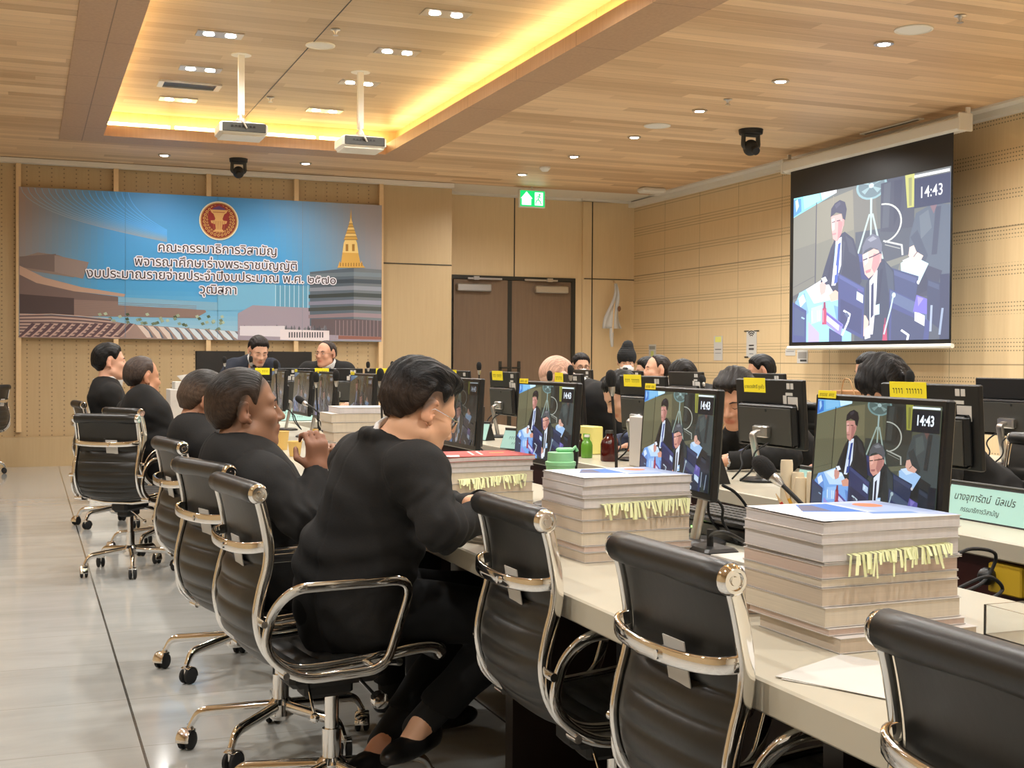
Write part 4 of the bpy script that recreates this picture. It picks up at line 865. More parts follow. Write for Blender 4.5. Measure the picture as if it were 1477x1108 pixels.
wall_paper(1077, 477, 1091, 516, 'white wifi notice taped with black corners on right wall', [(0, -.05, .5, .05, (60, 56, 54)), (0, -.18, .5, .08, (90, 86, 84)), (0, -.36, .4, .03, (120, 120, 120)), (-.5, .48, .5, .035, (20, 20, 20)), (.5, .48, .5, .035, (20, 20, 20)), (-.5, -.48, .4, .05, (20, 20, 20)), (.5, -.48, .4, .05, (20, 20, 20))])
wall_paper(1133, 503, 1147, 513, 'small white sheet just under left corner of projection screen', [(0, .1, .8, .1, (130, 130, 130))])
wall_paper(1150, 505, 1165, 524, 'small printed sheet below projection screen bottom bar, rightmost notice', [(0, .1, .8, .5, (150, 146, 140)), (.1, -.3, .6, .15, (60, 60, 60))])
# ------------------------------------------------------------------ books
PAGE = {}
def page_mat(i, c):
    nt = NT('page_edges_%d' % i); tc = nt.n('ShaderNodeTexCoord'); mp = nt.n('ShaderNodeMapping'); nt.l(tc, mp, 3, 0); mp.inputs['Scale'].default_value = (6, 6, 420)
    no = nt.n('ShaderNodeTexNoise', i_Scale=1.0, i_Detail=2.0); nt.l(mp, no); m2 = nt.n('ShaderNodeMapping'); nt.l(tc, m2, 3, 0); m2.inputs['Scale'].default_value = (95, 3, 2)
    n2 = nt.n('ShaderNodeTexNoise', i_Scale=1.0, i_Detail=3.0); nt.l(m2, n2)
    f = nt.math('ADD', nt.math('MULTIPLY', no, .55), nt.math('MULTIPLY', n2, .45)); nt.col(nt.mix(f, tuple(q*.72 for q in c[:3])+(1,), tuple(min(1, q*1.2) for q in c[:3])+(1,))); nt.set(Roughness=.85); return nt.m
M['pg_taupe'] = page_mat(0, srgb(204, 188, 168)); M['pg_rose'] = page_mat(1, srgb(206, 184, 170)); M['pg_white'] = page_mat(2, srgb(214, 209, 208)); M['pg_cream'] = page_mat(3, srgb(212, 200, 180))
M['cover_plain'] = plain('grey_book_cover', srgb(206, 200, 194), .5); M['cover_red'] = plain('red_book_cover', srgb(168, 48, 36), .4)
random.seed(11)
def cover_art(mb, w, d, z, kind):
    def Pq(c, *pts): mb.col = srgb(*c); cover_art.k += 1; mb.poly([((x-.5)*w, (y-.5)*d, z+.00001*cover_art.k) for x, y in pts])
    cover_art.k = 1
    if kind == 'blue':
        Pq((232, 230, 232), (0, 0), (1, 0), (1, 1), (0, 1)); Pq((168, 182, 214), (.50, .26), (1, .0), (1, 1), (.56, 1)); Pq((150, 168, 206), (.62, .34), (1, .22), (1, .8), (.62, .9))
        Pq((56, 112, 196), (.16, .52), (.54, .36), (.57, .92), (.34, .94)); Pq((92, 92, 120), (.18, .58), (.36, .5), (.42, .86), (.34, .9)); Pq((96, 132, 190), (.52, .26), (.82, .2), (.82, .3), (.54, .36))
        Pq((206, 212, 226), (.54, .36), (.56, .36), (.59, .95), (.57, .95)); mb.col = srgb(232, 122, 84); mb.poly([((.78+.09*math.cos(a)-.5)*w, (.74+.13*math.sin(a)-.5)*d, z+.0003) for a in [2*PI*i/18 for i in range(18)]])
        for i in range(4): Pq((150, 150, 160), (.06, .2+i*.07), (.3+.05*(i % 2), .16+i*.07), (.3+.05*(i % 2), .18+i*.07), (.06, .22+i*.07))
    else:
        Pq((172, 52, 40), (0, 0), (1, 0), (1, 1), (0, 1)); Pq((236, 222, 214), (0, 0), (.12, 0), (.2, .3), (.0, .3)); 
        for a in (.34, .44): Pq((236, 214, 206), (a, .25), (a+.03, .25), (a+.16, .9), (a+.13, .9))
        Pq((222, 150, 60), (.64, .55), (.8, .5), (.82, .62), (.66, .66))
def book(x, y, z, w, d, h, rz, pages, label, group, art=None, curl=0.0, cover='cover_plain'):
    t = thing('book', label, 'book', (x, y, z), rz, group); c = .0012; n = 8
    def slab(z0, z1, gx, gy, mat, nm):
        m = MB(); vs = []
        for k in range(n+1):
            xx = -w/2+gx + (w-2*gx)*k/n; lift = curl*((max(0, .5-k/n))**2)*4*.25
            for yy, zz in ((-d/2+gy, z0), (d/2-gy, z0), (d/2-gy, z1), (-d/2+gy, z1)): vs.append((xx, yy, zz-lift if zz > z0+1e-4 or True else zz))
        fs = [(0, 1, 2, 3), (n*4+3, n*4+2, n*4+1, n*4)] + [(k*4+a, k*4+4+a, k*4+4+(a+1) % 4, k*4+(a+1) % 4) for k in range(n) for a in range(4)]
        m.add(vs, fs); return m.build(nm, mat, t)
    slab(.0004, .0004+c, 0, 0, cover, 'cover'); slab(.0004+c, h-c-.0004, .002, .002, pages, 'pages'); slab(h-c-.0004, h-.0004, 0, 0, cover if not art else cover, 'cover')
    if art: m = MB(); cover_art(m, w-.002, d-.002, h-.0003, art); m.build('cover_print', 'print', t, attr=True)
    return t
def tabs(t, w, d, h, x0, x1, n, low=.035, z0=None):
    for i in range(n):
        x = x0+(x1-x0)*(i+.5*random.random())/n; L = .016+low*random.random()**1.4; z = (z0 or h*.5)+h*.35*(i/n-.3); lean = (random.random()-.35)*.5
        m = MB(); wq = .0035+.0035*random.random(); y = -d/2; ou = .009+.014*random.random()
        a, b, c_ = Vector((x, y+.002, z)), Vector((x+ou*.2, y-ou*.55, z-.002)), Vector((x+lean*L, y-ou, z-L)); wv = Vector((wq, 0, 0))
        pts = [a, a+wv, b+wv, b, c_+wv, c_]
        m.add([tuple(q) for q in pts]+[tuple(q+Vector((0, .0006, -.0006))) for q in pts], [(0, 1, 2, 3), (3, 2, 4, 5), (9, 8, 7, 6), (11, 10, 8, 9), (0, 6, 7, 1), (5, 4, 10, 11), (0, 3, 9, 6), (3, 5, 11, 9), (1, 7, 8, 2), (2, 8, 10, 4)]); m.build('page_tab', 'green_tab', t)
def pile(x, y, layers, w, d, rz, where, group, z=TZ+.0006):
    """layers from the bottom: (thickness, page colour, dx, dy, art, tabs, what it is)"""
    zz = z
    for h, pg, dx, dy, art, tb_, what in layers:
        b = book(x+dx, y+dy, zz, w, d, h, rz+random.uniform(-.012, .012), pg, what + ' ' + where, group, art, curl=(.012 if art else 0), cover='cover_red' if art == 'red' else 'cover_plain')
        if tb_: tabs(b, w, d, h, *tb_)
        zz += h+.0002
T_, R_, W_, C_ = 'pg_taupe', 'pg_rose', 'pg_white', 'pg_cream'
pile(1.435, 1.965, [(.027, T_, .014, -.032, None, None, 'thick taupe volume at the very bottom of'), (.013, R_, .004, -.012, None, None, 'thin rosy volume just above the bottom one of'), (.035, C_, .0, -.004, None, None, 'thickest cream volume of'), (.033, T_, 0, .002, None, None, 'brownish volume in the middle of'), (.015, C_, 0, .004, None, None, 'thin cream volume above the middle of'), (.024, R_, 0, .004, None, None, 'rosy volume right under the white paperbacks of'),
     (.005, W_, .004, .0, None, None, 'thin white booklet below the tabbed one in'), (.031, W_, 0, .002, None, (-.10, .12, 40, .03), 'white paperback full of green page tabs in'), (.019, W_, -.004, -.003, None, None, 'white paperback second from the top of'), (.022, W_, 0, -.002, 'blue', None, 'blue and white paperback with orange dot on top of')], .30, .25, .02, 'the big pile nearest the camera', 'books of the nearest pile')
pile(1.437, 2.975, [(.025, T_, .003, -.003, None, None, 'bottom taupe volume of'), (.016, R_, .003, -.002, None, None, 'thin rosy volume next to bottom of'), (.032, C_, -.002, 0, None, None, 'thick cream volume third from bottom of'), (.031, T_, -.002, 0, None, None, 'taupe volume fourth from bottom of'), (.030, T_, -.002, 0, None, None, 'taupe volume right below the green tabs of'),
     (.024, W_, .003, 0, None, (-.11, .14, 42, .03), 'white paperback with green page tabs in'), (.008, W_, 0, -.005, None, None, 'thin wavy white booklet of'), (.024, W_, 0, 0, None, None, 'white paperback second from top of'), (.02, W_, .002, -.003, 'blue', None, 'blue covered paperback on top of')], .31, .25, .03, 'the pile beside the mint tumbler', 'books of the second pile')
pile(1.425, 4.02, [(.033, T_, 0, 0, None, None, 'bottom taupe volume of'), (.032, C_, 0, 0, None, None, 'cream volume second from bottom of'), (.032, T_, -.002, 0, None, None, 'taupe volume third from bottom of'), (.037, C_, 0, 0, None, (-.12, .12, 40, .03), 'cream volume with green page tabs in'), (.016, W_, -.01, 0, None, None, 'thin white booklet of'), (.02, W_, 0, .002, None, None, 'white paperback under the red one of'), (.016, W_, .006, -.004, 'red', None, 'red covered paperback on top of')], .31, .24, .05, 'the pile in front of the man with glasses', 'books of the third pile')
pile(1.45, 5.75, [(.04, W_, .03, 0, None, None, 'bottom volume of'), (.04, C_, .02, .004, None, (-.1, .05, 14, .03), 'volume with green tabs near the bottom of'), (.045, W_, .012, 0, None, None, 'white volume third from bottom of'), (.045, T_, .004, 0, None, None, 'thick cream volume in the middle of'), (.045, C_, -.004, 0, None, None, 'cream volume below the orange edged one of'), (.04, C_, -.01, 0, None, None, 'cream volume with orange edge near top of'), (.028, W_, .03, 0, None, None, 'white folder lying on top of')], .30, .24, .0, 'the tall pile between both men', 'books of the fourth pile')
pile(1.40, 2.26, [(.03, R_, 0, 0, None, None, 'lower rosy volume of'), (.03, C_, .004, 0, None, None, 'upper cream volume of')], .24, .2, .02, 'the low pair behind the nearest pile', 'books of the low pair')
def sheets(x, y, z, w, d, rz, n, label, th=.0012):
    t = thing('paper_stack', label, 'papers', (x, y, z), rz)
    for i in range(n):
        m = MB(); a = random.uniform(-.06, .06); m.box((random.uniform(-.008, .008), random.uniform(-.008, .008), th*(i+.5)), (w, d, th*.9), rz=a); m.build('sheet', 'paper', t)
q = PZ(708, 783, TZ); sheets(q.x+.04, q.y+.06, TZ+.0006, .21, .29, .5, 8, 'loose white papers under the sleeve of the man with glasses', .003)
q = PZ(1062, 818, TZ); sheets(q.x+.07, q.y-.03, TZ+.0006, .20, .20, .1, 6, 'white papers beside the bent microphone base', .004)
q = PZ(1290, 985, TZ); sheets(q.x, q.y, TZ+.0006, .21, .297, .5, 2, 'white sheet on bare worktop before the nearest pile')
q = PZ(1465, 955, TZ); sheets(q.x, q.y, TZ+.0006, .15, .2, -.2, 2, 'pale sheet at right picture edge')
# mint tumbler
q = PZ(806, 742, TZ); q = Vector((1.385, 3.215, TZ)); t = thing('tumbler', 'mint green tumbler with lid standing behind the second book pile', 'tumbler', q)
m = MB(); m.lathe([(0, .001), (.031, .001), (.033, .01), (.040, .205), (.041, .215), (.038, .218), (0, .218)], seg=30); m.build('cup', 'mint', t, smooth=True)
m = MB(); m.lathe([(.0425, .212), (.0425, .222), (.037, .224), (.036, .248), (0, .25)], seg=30); lid = m.build('lid', 'mint', t, smooth=True); m = MB(); m.bbox((.012, 0, .255), (.05, .016, .012), .004); m.tube([(.03, 0, .25), (.045, 0, .262), (.05, 0, .25)], .005, 8); m.build('lid_flap', 'mint', lid)
# microphones: base, bent stem, foam head
def mic(base, head, label, via=None, hr=.017, tail=None):
    t = thing('microphone', label, 'microphone', base, 0, 'gooseneck table microphones'); h_ = Vector(head)-Vector(base)
    m = MB(); m.bbox((0, 0, .014), (.10, .13, .026), .008); m.build('base', 'black', t)
    m = MB(); pts = [Vector((0, 0, .02))] + [Vector(p)-Vector(base) for p in (via or [Vector(base)+Vector((0, 0, .12))])] + [h_]
    m.tube(spline(pts, 10), .0048, 10); m.cyl(pts[0], pts[0]+(pts[1]-pts[0]).normalized()*.05, .0085); m.build('stem', 'black_matt', t, smooth=True)
    d = (pts[-1]-pts[-2]).normalized(); Rm = d.to_track_quat('Z', 'Y').to_matrix()
    m = MB(); m.lathe([(.006, -.035), (.011, -.02), (.0115, -.005), (.0095, .0)], h_, 14, R=Rm); m.build('collar', 'steel', t, smooth=True)
    m = MB(); m.lathe([(.0, -.008), (hr*.75, -.004), (hr, .012), (hr, .030), (hr*.8, .043), (hr*.4, .05), (0, .052)], h_, 18, R=Rm); m.build('foam_head', 'foam', t, smooth=True)
    return t
B_ = PZ(1024, 803, TZ); B_ = Vector((B_.x, B_.y, TZ+.0006))
mic(B_, PD(1098, 797, B_.y*.93+B_.x*.36-.14), 'bent microphone arching over papers between two book piles', via=[B_+Vector((0, 0, .05)), PD(1036, 768, 2.98), PD(1056, 772, 2.93)])
mic((1.70, 2.56, TZ+.0006), PD(1112, 684, 2.74), 'tilted microphone with big foam head left of nearest monitor', via=[PD(1222, 800, 2.66), PD(1165, 736, 2.70)], hr=.020)
mic((1.80, 3.72, TZ+.0006), PD(882, 556, 4.12), 'tall upright microphone with round foam head in front of people', via=[(1.80, 3.72, .95)], hr=.018)
for bx, by, hu, hv, zc_, lb in ((3.12, 3.92, 1312, 553, 4.82, 'microphone beside the messy hair below the projection screen'), (2.86, 6.9, 793, 548, 6.85, 'microphone left of the bald head'), (2.86, 6.42, 823, 540, 6.8, 'microphone right of the bald head'),
                                (2.72, 7.3, 691, 533, 8.35, 'microphone before the dark door left leaf'), (2.6, 10.25, 531, 530, 10.7, 'microphone above small yellow sticker, left of two far ones'), (2.75, 9.9, 566, 530, 10.3, 'microphone at hairline of the man with glasses, far away'),
                                (1.82, 7.85, 456, 550, 6.75, 'microphone before the second glossy narrow monitor, left one'), (1.80, 7.0, 485, 548, 6.3, 'microphone right of the two small yellow stickers'), (1.80, 6.15, 549, 548, 5.5, 'microphone at the back hair of the man with glasses'), (1.8, 9.4, 398, 531, 7.85, 'microphone right of the man in blue suit'),
                                (1.55, 10.7, 324, 523, 10.6, 'microphone left in front of man in blue suit'), (1.78, 10.7, 362, 522, 10.6, 'microphone before the shirt of man in blue suit')):
    h_ = PD(hu, hv, zc_); b = Vector((h_.x+.02, min(h_.y+.03, 10.8), TZ+.0006)); mic(b, h_, lb, via=[b+Vector((0, 0, .12)), h_.lerp(b, .3)+Vector((0, 0, .03))])
mic((4.5, 7.75, .7506), PD(1014, 551, 8.95), 'upright microphone in second row under the yellow headed notice', hr=.026)
b = Vector((1.50, 6.2, TZ+.0006)); mic(b, PD(437, 580, 6.3), 'tilted microphone before the face of raised hand man', via=[b+Vector((0, 0, .06)), PD(462, 598, 6.25)], hr=.017)
# keyboards on black boxes behind the monitors
t = thing('mini_computer', 'flat black computer box with green light under the keyboard', 'computer', (1.875, 3.1, TZ+.0006)); m = MB(); m.bbox((0, 0, .022), (.12, .36, .044), .006); m.build('case', 'black', t)
gm = emit('green_led', (.2, 1, .1, 1), 4); m = MB()
for i in range(3): m.box((-.061, .14-.02*i, .02), (.002, .005, .005))
m.build('status_lights', gm, t)
t = thing('keyboard', 'black keyboard lying across the computer box by the second monitor', 'keyboard', (1.88, 3.1, TZ+.0475), 0); t.rotation_euler = (0, -.06, .06)
m = MB(); m.bbox((0, 0, .012), (.15, .43, .018), .005); m.build('case', 'black', t); m = MB()
for r_ in range(5):
    for k in range(18): m.box((-.055+r_*.0265, -.195+k*.023, .0245), (.020, .018, .007))
o = m.build('keys', 'grey_casing', t); o['kind'] = 'stuff'
# pencils, paper rolls, clear box
t = thing('pencil_cup', 'small dark cup with pencils hidden behind the nearest pile', 'cup', (1.70, 2.42, TZ+.0006)); m = MB(); m.lathe([(0, 0), (.032, 0), (.034, .09), (.031, .09), (.029, .006), (0, .006)], seg=20); m.build('cup_wall', 'black', t, smooth=True)
for (du, mt, lb, tip) in ((1119, (206, 60, 40), 'red pencil standing behind the nearest book pile', 712), (1131, (226, 170, 50), 'yellow pencil standing behind the nearest book pile', 706)):
    a = Vector((1.70, 2.42+(.006 if du < 1125 else -.012), TZ+.012)); b = PD(du, tip, 2.86); t = thing('pencil', lb, 'pencil', a); d = b-a; mm = plain('pencil_paint', srgb(*mt), .4)
    m = MB(); m.cyl((0, 0, 0), d*.9, .004, seg=8); m.build('shaft', mm, t, smooth=True); m = MB(); m.cyl(d*.9, d, .004, .0008, seg=8); m.build('tip', 'fin', t, smooth=True)
for i in range(5):
    p = (1.86+.012*(i % 2), 2.82-.034*i, TZ+.0006); t = thing('paper_tube', 'cream paper tube, ' + ('leftmost', 'second from left', 'middle', 'second from right', 'rightmost')[i] + ' of the five beside nearest monitor', 'tube', p, 0, 'cream paper tubes')
    m = MB(); hh = (.245, .215, .205, .222, .215)[i]; m.lathe([(0, 0), (.0155, 0), (.0165, .01), (.0165, hh-.01), (.015, hh), (.012, hh), (.011, hh-.02), (0, hh-.02)], seg=16); m.build('roll', plain('cream_tube', srgb(226, 212, 184), .8), t, smooth=True)
q = PZ(1478, 925, TZ); t = thing('clear_box', 'small clear acrylic box at right edge on the worktop', 'box', (q.x+.02, q.y, TZ+.0006)); m = MB()
for a, b in (((0, 0, .002), (.12, .12, .004)), ((-.058, 0, .03), (.004, .12, .056)), ((.058, 0, .03), (.004, .12, .056)), ((0, -.058, .03), (.112, .004, .056)), ((0, .058, .03), (.112, .004, .056))): m.box(a, b)
m.build('walls', 'glass', t)
# ------------------------------------------------------------------ name plates: folded card in a dark holder
def plate(x, y, rz, w, label, lines=None, hgt=.115, z=TZ+.0006):
    """front faces local -Y"""
    t = thing('name_plate', label, 'name plate', (x, y, z), rz, 'cyan name plates'); dp = .045
    m = MB(); n = Vector((0, -hgt, dp)).normalized(); up = Vector((0, dp, hgt)).normalized()
    m.add([(-w/2, -dp, 0), (w/2, -dp, 0), (w/2, 0, hgt), (-w/2, 0, hgt), (-w/2, dp, 0), (w/2, dp, 0)], [(0, 1, 2, 3), (5, 4, 3, 2), (0, 3, 4), (1, 5, 2), (0, 4, 5, 1)]); m.build('holder', 'black', t)
    m = MB(); k = Vector((0, -hgt, dp)).normalized()
    for s_ in (-1, 1):
        f = lambda u, v, e=.0008: tuple(Vector((u*s_*-1, s_*dp*(1-v), hgt*v)) + Vector((0, s_*hgt, dp)).normalized()*e)
        m.quad(f(-w/2+.002, .04), f(w/2-.002, .04), f(w/2-.002, .9), f(-w/2+.002, .9))
    m.build('card', 'cyan_paper', t)
    m = MB(); m.tube([(-w/2, 0, hgt), (w/2, 0, hgt)], .005, 6); m.build('ridge', 'grey_casing', t)
    m = MB(); o0 = Vector((0, -dp, 0)) + k*.0014
    if lines:
        for txt, sz, v, wd, x0 in lines: put_text(m, txt, sz, o0 + up*(v*hgt*1.07) + Vector((x0, 0, 0)), (1, 0, 0), up, width=wd)
    else:
        random.seed(int(abs(x*1000+y*77)))
        for v, n_, h_ in ((.52, 12, .016), (.26, 8, .011)):
            for i in range(n_):
                if i == n_//2: continue
                c0 = o0 + up*(v*hgt) + Vector(((i-n_/2+.5)*w*.055, 0, 0)); m.quad(c0, c0+Vector((.0022, 0, 0)), c0+Vector((.0022, 0, 0))+up*h_, c0+up*h_); m.quad(c0+up*h_*.8, c0+up*h_*.8+Vector((.008, 0, 0)), c0+up*h_+Vector((.008, 0, 0)), c0+up*h_)
    m.build('lettering', 'ink', t)
plate(2.85, 3.13, -PI/2, .44, 'large cyan name plate at right edge with two readable lines', [('นางจุฑารัตน์  นิลเปร', .03, .52, .27, -.05), ('กรรมาธิการวิสามัญ', .02, .22, .17, -.055)])
plate(2.70, 3.82, -PI/2, .36, 'cyan name plate behind the cream paper tubes')
plate(2.66, 4.68, -PI/2, .34, 'name plate showing its black triangular end beside second monitor')
plate(2.62, 6.62, -PI/2+.35, .30, 'cyan name plate with faint writing between two monitors left of tumbler')
plate(2.66, 7.55, -PI/2+.5, .26, 'small cyan name plate leaning behind the one with faint writing')
plate(2.72, 8.5, -PI/2, .28, 'cyan name plate far along, right of the cropped microphone'); plate(1.64, 10.33, 0, .3, 'cyan name plate on head table before man in blue suit'); plate(2.05, 10.3, 0, .3, 'cyan name plate on head table between the two facing men'); plate(2.5, 10.28, 0, .26, 'cyan name plate on head table below man with glasses at banner')
# drinks on the far worktop
def bottle(x, y, hgt, r, mat, cap, label, cat='bottle'):
    t = thing('drink_bottle', label, cat, (x, y, TZ+.0006)); m = MB(); m.lathe([(0, 0), (r*.95, 0), (r, .006), (r, hgt*.55), (r*.85, hgt*.68), (r*.42, hgt*.82), (r*.40, hgt*.93), (0, hgt*.93)], seg=20); m.build('glass_body', mat, t, smooth=True)
    m = MB(); m.lathe([(0, hgt), (r*.46, hgt), (r*.48, hgt*.9), (r*.3, hgt*.9)], seg=16); m.build('cap', cap, t, smooth=True); return t
gold_m = plain('gold_cap', srgb(200, 160, 84), .4)
q = PZ(450, 640, TZ); bottle(1.31, 6.05, .165, .032, 'bottle', gold_m, 'dark brown bottle with gold cap near hand of raised hand man')
bottle(2.74, 5.74, .155, .045, 'bottle', 'grey_casing', 'round red bottle with grey cap behind tall microphone stem')
bottle(2.72, 6.07, .12, .028, plain('brown_glass', srgb(54, 36, 24), .2), 'rubber', 'small brown bottle left of the green bottle'); bottle(2.72, 5.97, .12, .03, plain('green_glass', srgb(96, 150, 50), .2), 'white_plastic', 'small green bottle beside small brown one'); bottle(2.72, 6.26, .12, .03, 'white_plastic', 'white_plastic', 'small white bottle at edge of third monitor')
t = thing('juice_carton', 'yellow and green drink carton behind the small bottles', 'carton', (2.86, 6.24, TZ+.0006), .2); m = MB(); m.bbox((0, 0, .075), (.07, .15, .15), .004); m.build('box', plain('carton_cream', srgb(230, 220, 130), .6), t); m = MB(); m.box((-.036, -.02, .08), (.002, .06, .06)); m.build('label_patch', plain('carton_green', srgb(110, 176, 50), .6), t)
t = thing('document_box', 'pale grey document box beside red bottle, under blue shirt person', 'box', (2.74, 5.36, TZ+.0006)); m = MB(); m.bbox((0, 0, .12), (.06, .2, .24), .004); m.build('case', 'paper_grey', t)
for x, y, hh, lb in ((1.33, 7.0, .10, 'taller kraft paper cup behind dark bottle'), (1.30, 6.5, .075, 'kraft paper cup just left of dark bottle'), (1.42, 5.98, .085, 'kraft paper cup right of dark bottle, half hidden')):
    t = thing('paper_cup', lb, 'cup', (x, y, TZ+.0006), 0, 'kraft paper cups'); m = MB(); m.lathe([(0, .003), (.027, 0), (.037, hh), (.039, hh+.003), (.037, hh+.004), (.034, hh), (.025, .006), (0, .006)], seg=22); m.build('cup_wall', 'cup', t, smooth=True)
q = PZ(258, 592, TZ); t = thing('white_carton', 'large white box on table near heavy grey haired man, tissues on it', 'box', (1.24, 10.42, TZ+.0006)); m = MB(); m.bbox((0, 0, .13), (.36, .3, .26), .004); m.build('box', 'paper', t); m = MB(); m.box((0, -.152, .17), (.3, .002, .003)); m.build('flap_line', 'paper_grey', t)
def tissue(x, y, z, rz, label):
    t = thing('tissue_box', label, 'tissue box', (x, y, z), rz, 'white tissue boxes'); m = MB(); m.bbox((0, 0, .03), (.24, .12, .06), .004); m.build('box', 'paper', t); m = MB(); vs = [(0, 0, .12)]
    for k in range(10): vs.append((.05*math.cos(k*.628), .025*math.sin(k*.628), .06)); vs.append(((.035+.03*(k % 3))*math.cos(k*.628+.2), (.02+.012*(k % 2))*math.sin(k*.628), .085+.02*(k % 2)))
    m.add(vs, [(0, 2+2*k, 2+2*((k+1) % 10)) for k in range(10)]+[(2+2*k, 1+2*k, 1+2*((k+1) % 10), 2+2*((k+1) % 10)) for k in range(10)]); m.build('tissue', 'paper', t, smooth=True)
tissue(1.22, 10.42, TZ+.262, .1, 'tissue box on top of the large white box'); tissue(1.55, 10.55, TZ+.0006, .2, 'tissue box beside the large white box, behind bowed head')
for i, (x, y, lb) in enumerate(((1.25, 9.85, 'clear plastic bag of snacks below the large white box'), (1.4, 9.6, 'small clear plastic pack right of snack bag'))):
    t = thing('snack_pack', lb, 'snack', (x, y, TZ+.0006)); m = MB(); m.bbox((0, 0, .03), (.14, .1, .055), .02); m.build('pack', plain('pack_%d' % i, srgb(*((214, 190, 160), (216, 220, 150))[i]), .3), t)
t = thing('document_stand', 'white document stand with papers behind smiling man', 'stand', (.66, 11.6, 0)); m = MB(); m.box((0, 0, .45), (.3, .3, .9)); m.build('stand_box', 'white_plastic', t); m = MB()
for i in range(6): m.box((.004*(i % 3), 0, .91+.03*i), (.24, .22, .028))
m.build('paper_bundle', 'paper', t)
t = thing('paper_bag', 'brown paper bag with string handles below the projection screen', 'bag', (4.55, 6.15, .7506), 0); m = MB(); m.bbox((0, 0, .17), (.16, .34, .34), .004); m.build('bag_body', plain('kraft_bag', srgb(168, 122, 78), .8), t); m = MB(); m.tube(rounded([(-.082, -.07, .31), (-.09, -.03, .41), (-.09, .03, .41), (-.082, .07, .31)], .05), .004, 6); m.build('handle', plain('kraft_cord', srgb(190, 150, 104), .8), t, smooth=True)
# trough: socket box, plugs and cables
q = PX(1462, 836, TX2+.045); t = thing('socket_box', 'yellow power socket box on the maroon panel at right edge', 'socket', (TX2+.05, q.y, q.z)); m = MB(); m.bbox((-.02, 0, 0), (.04, .13, .085), .004); m.build('box', plain('socket_yellow', srgb(206, 170, 40), .5), t); m = MB(); m.ball((-.055, .05, .004), (.03, .024, .026)); m.build('plug', 'black', t, smooth=True)
for i, (pts, lb) in enumerate((([PD(1372, 806, 3.0), PD(1400, 792, 3.05), PD(1436, 800, 3.1), PD(1420, 838, 3.1), PD(1385, 856, 3.0)], 'black cable loop arching over the trough by big name plate'), ([PD(1380, 850, 2.9), PD(1424, 832, 2.95), PD(1446, 850, 3.0), PD(1420, 868, 2.95), PD(1392, 872, 2.9)], 'second black cable loop below the arching one'), ([PD(1042, 700, 3.62), PD(1062, 712, 3.64), PD(1080, 738, 3.66), PD(1086, 775, 3.64)], 'black cable hanging right of the second monitor'))):
    t = thing('loose_cable', lb, 'cable', pts[0], 0, 'loose black cables'); m = MB(); m.tube(spline([p-pts[0] for p in pts], 8), .0045, 8); m.build('cord', 'rubber', t, smooth=True)
q = PZ(1440, 870, .70); t = thing('power_strip', 'black equipment tray full of cords in trough at right edge', 'tray', (2.12, 2.35, .546)); m = MB(); m.bbox((0, 0, .05), (.22, .5, .1), .006); m.build('tray', 'black', t); m = MB()
for i in range(3): m.tube(spline([Vector((-.08+.05*i, -.24, .11)), Vector((.0, -.1, .15)), Vector((-.06+.06*i, .05, .12)), Vector((.05, .22, .13))], 8), .006, 6)
m.build('cord_bundle', plain('pale_cord', srgb(150, 170, 160), .5), t, smooth=True)
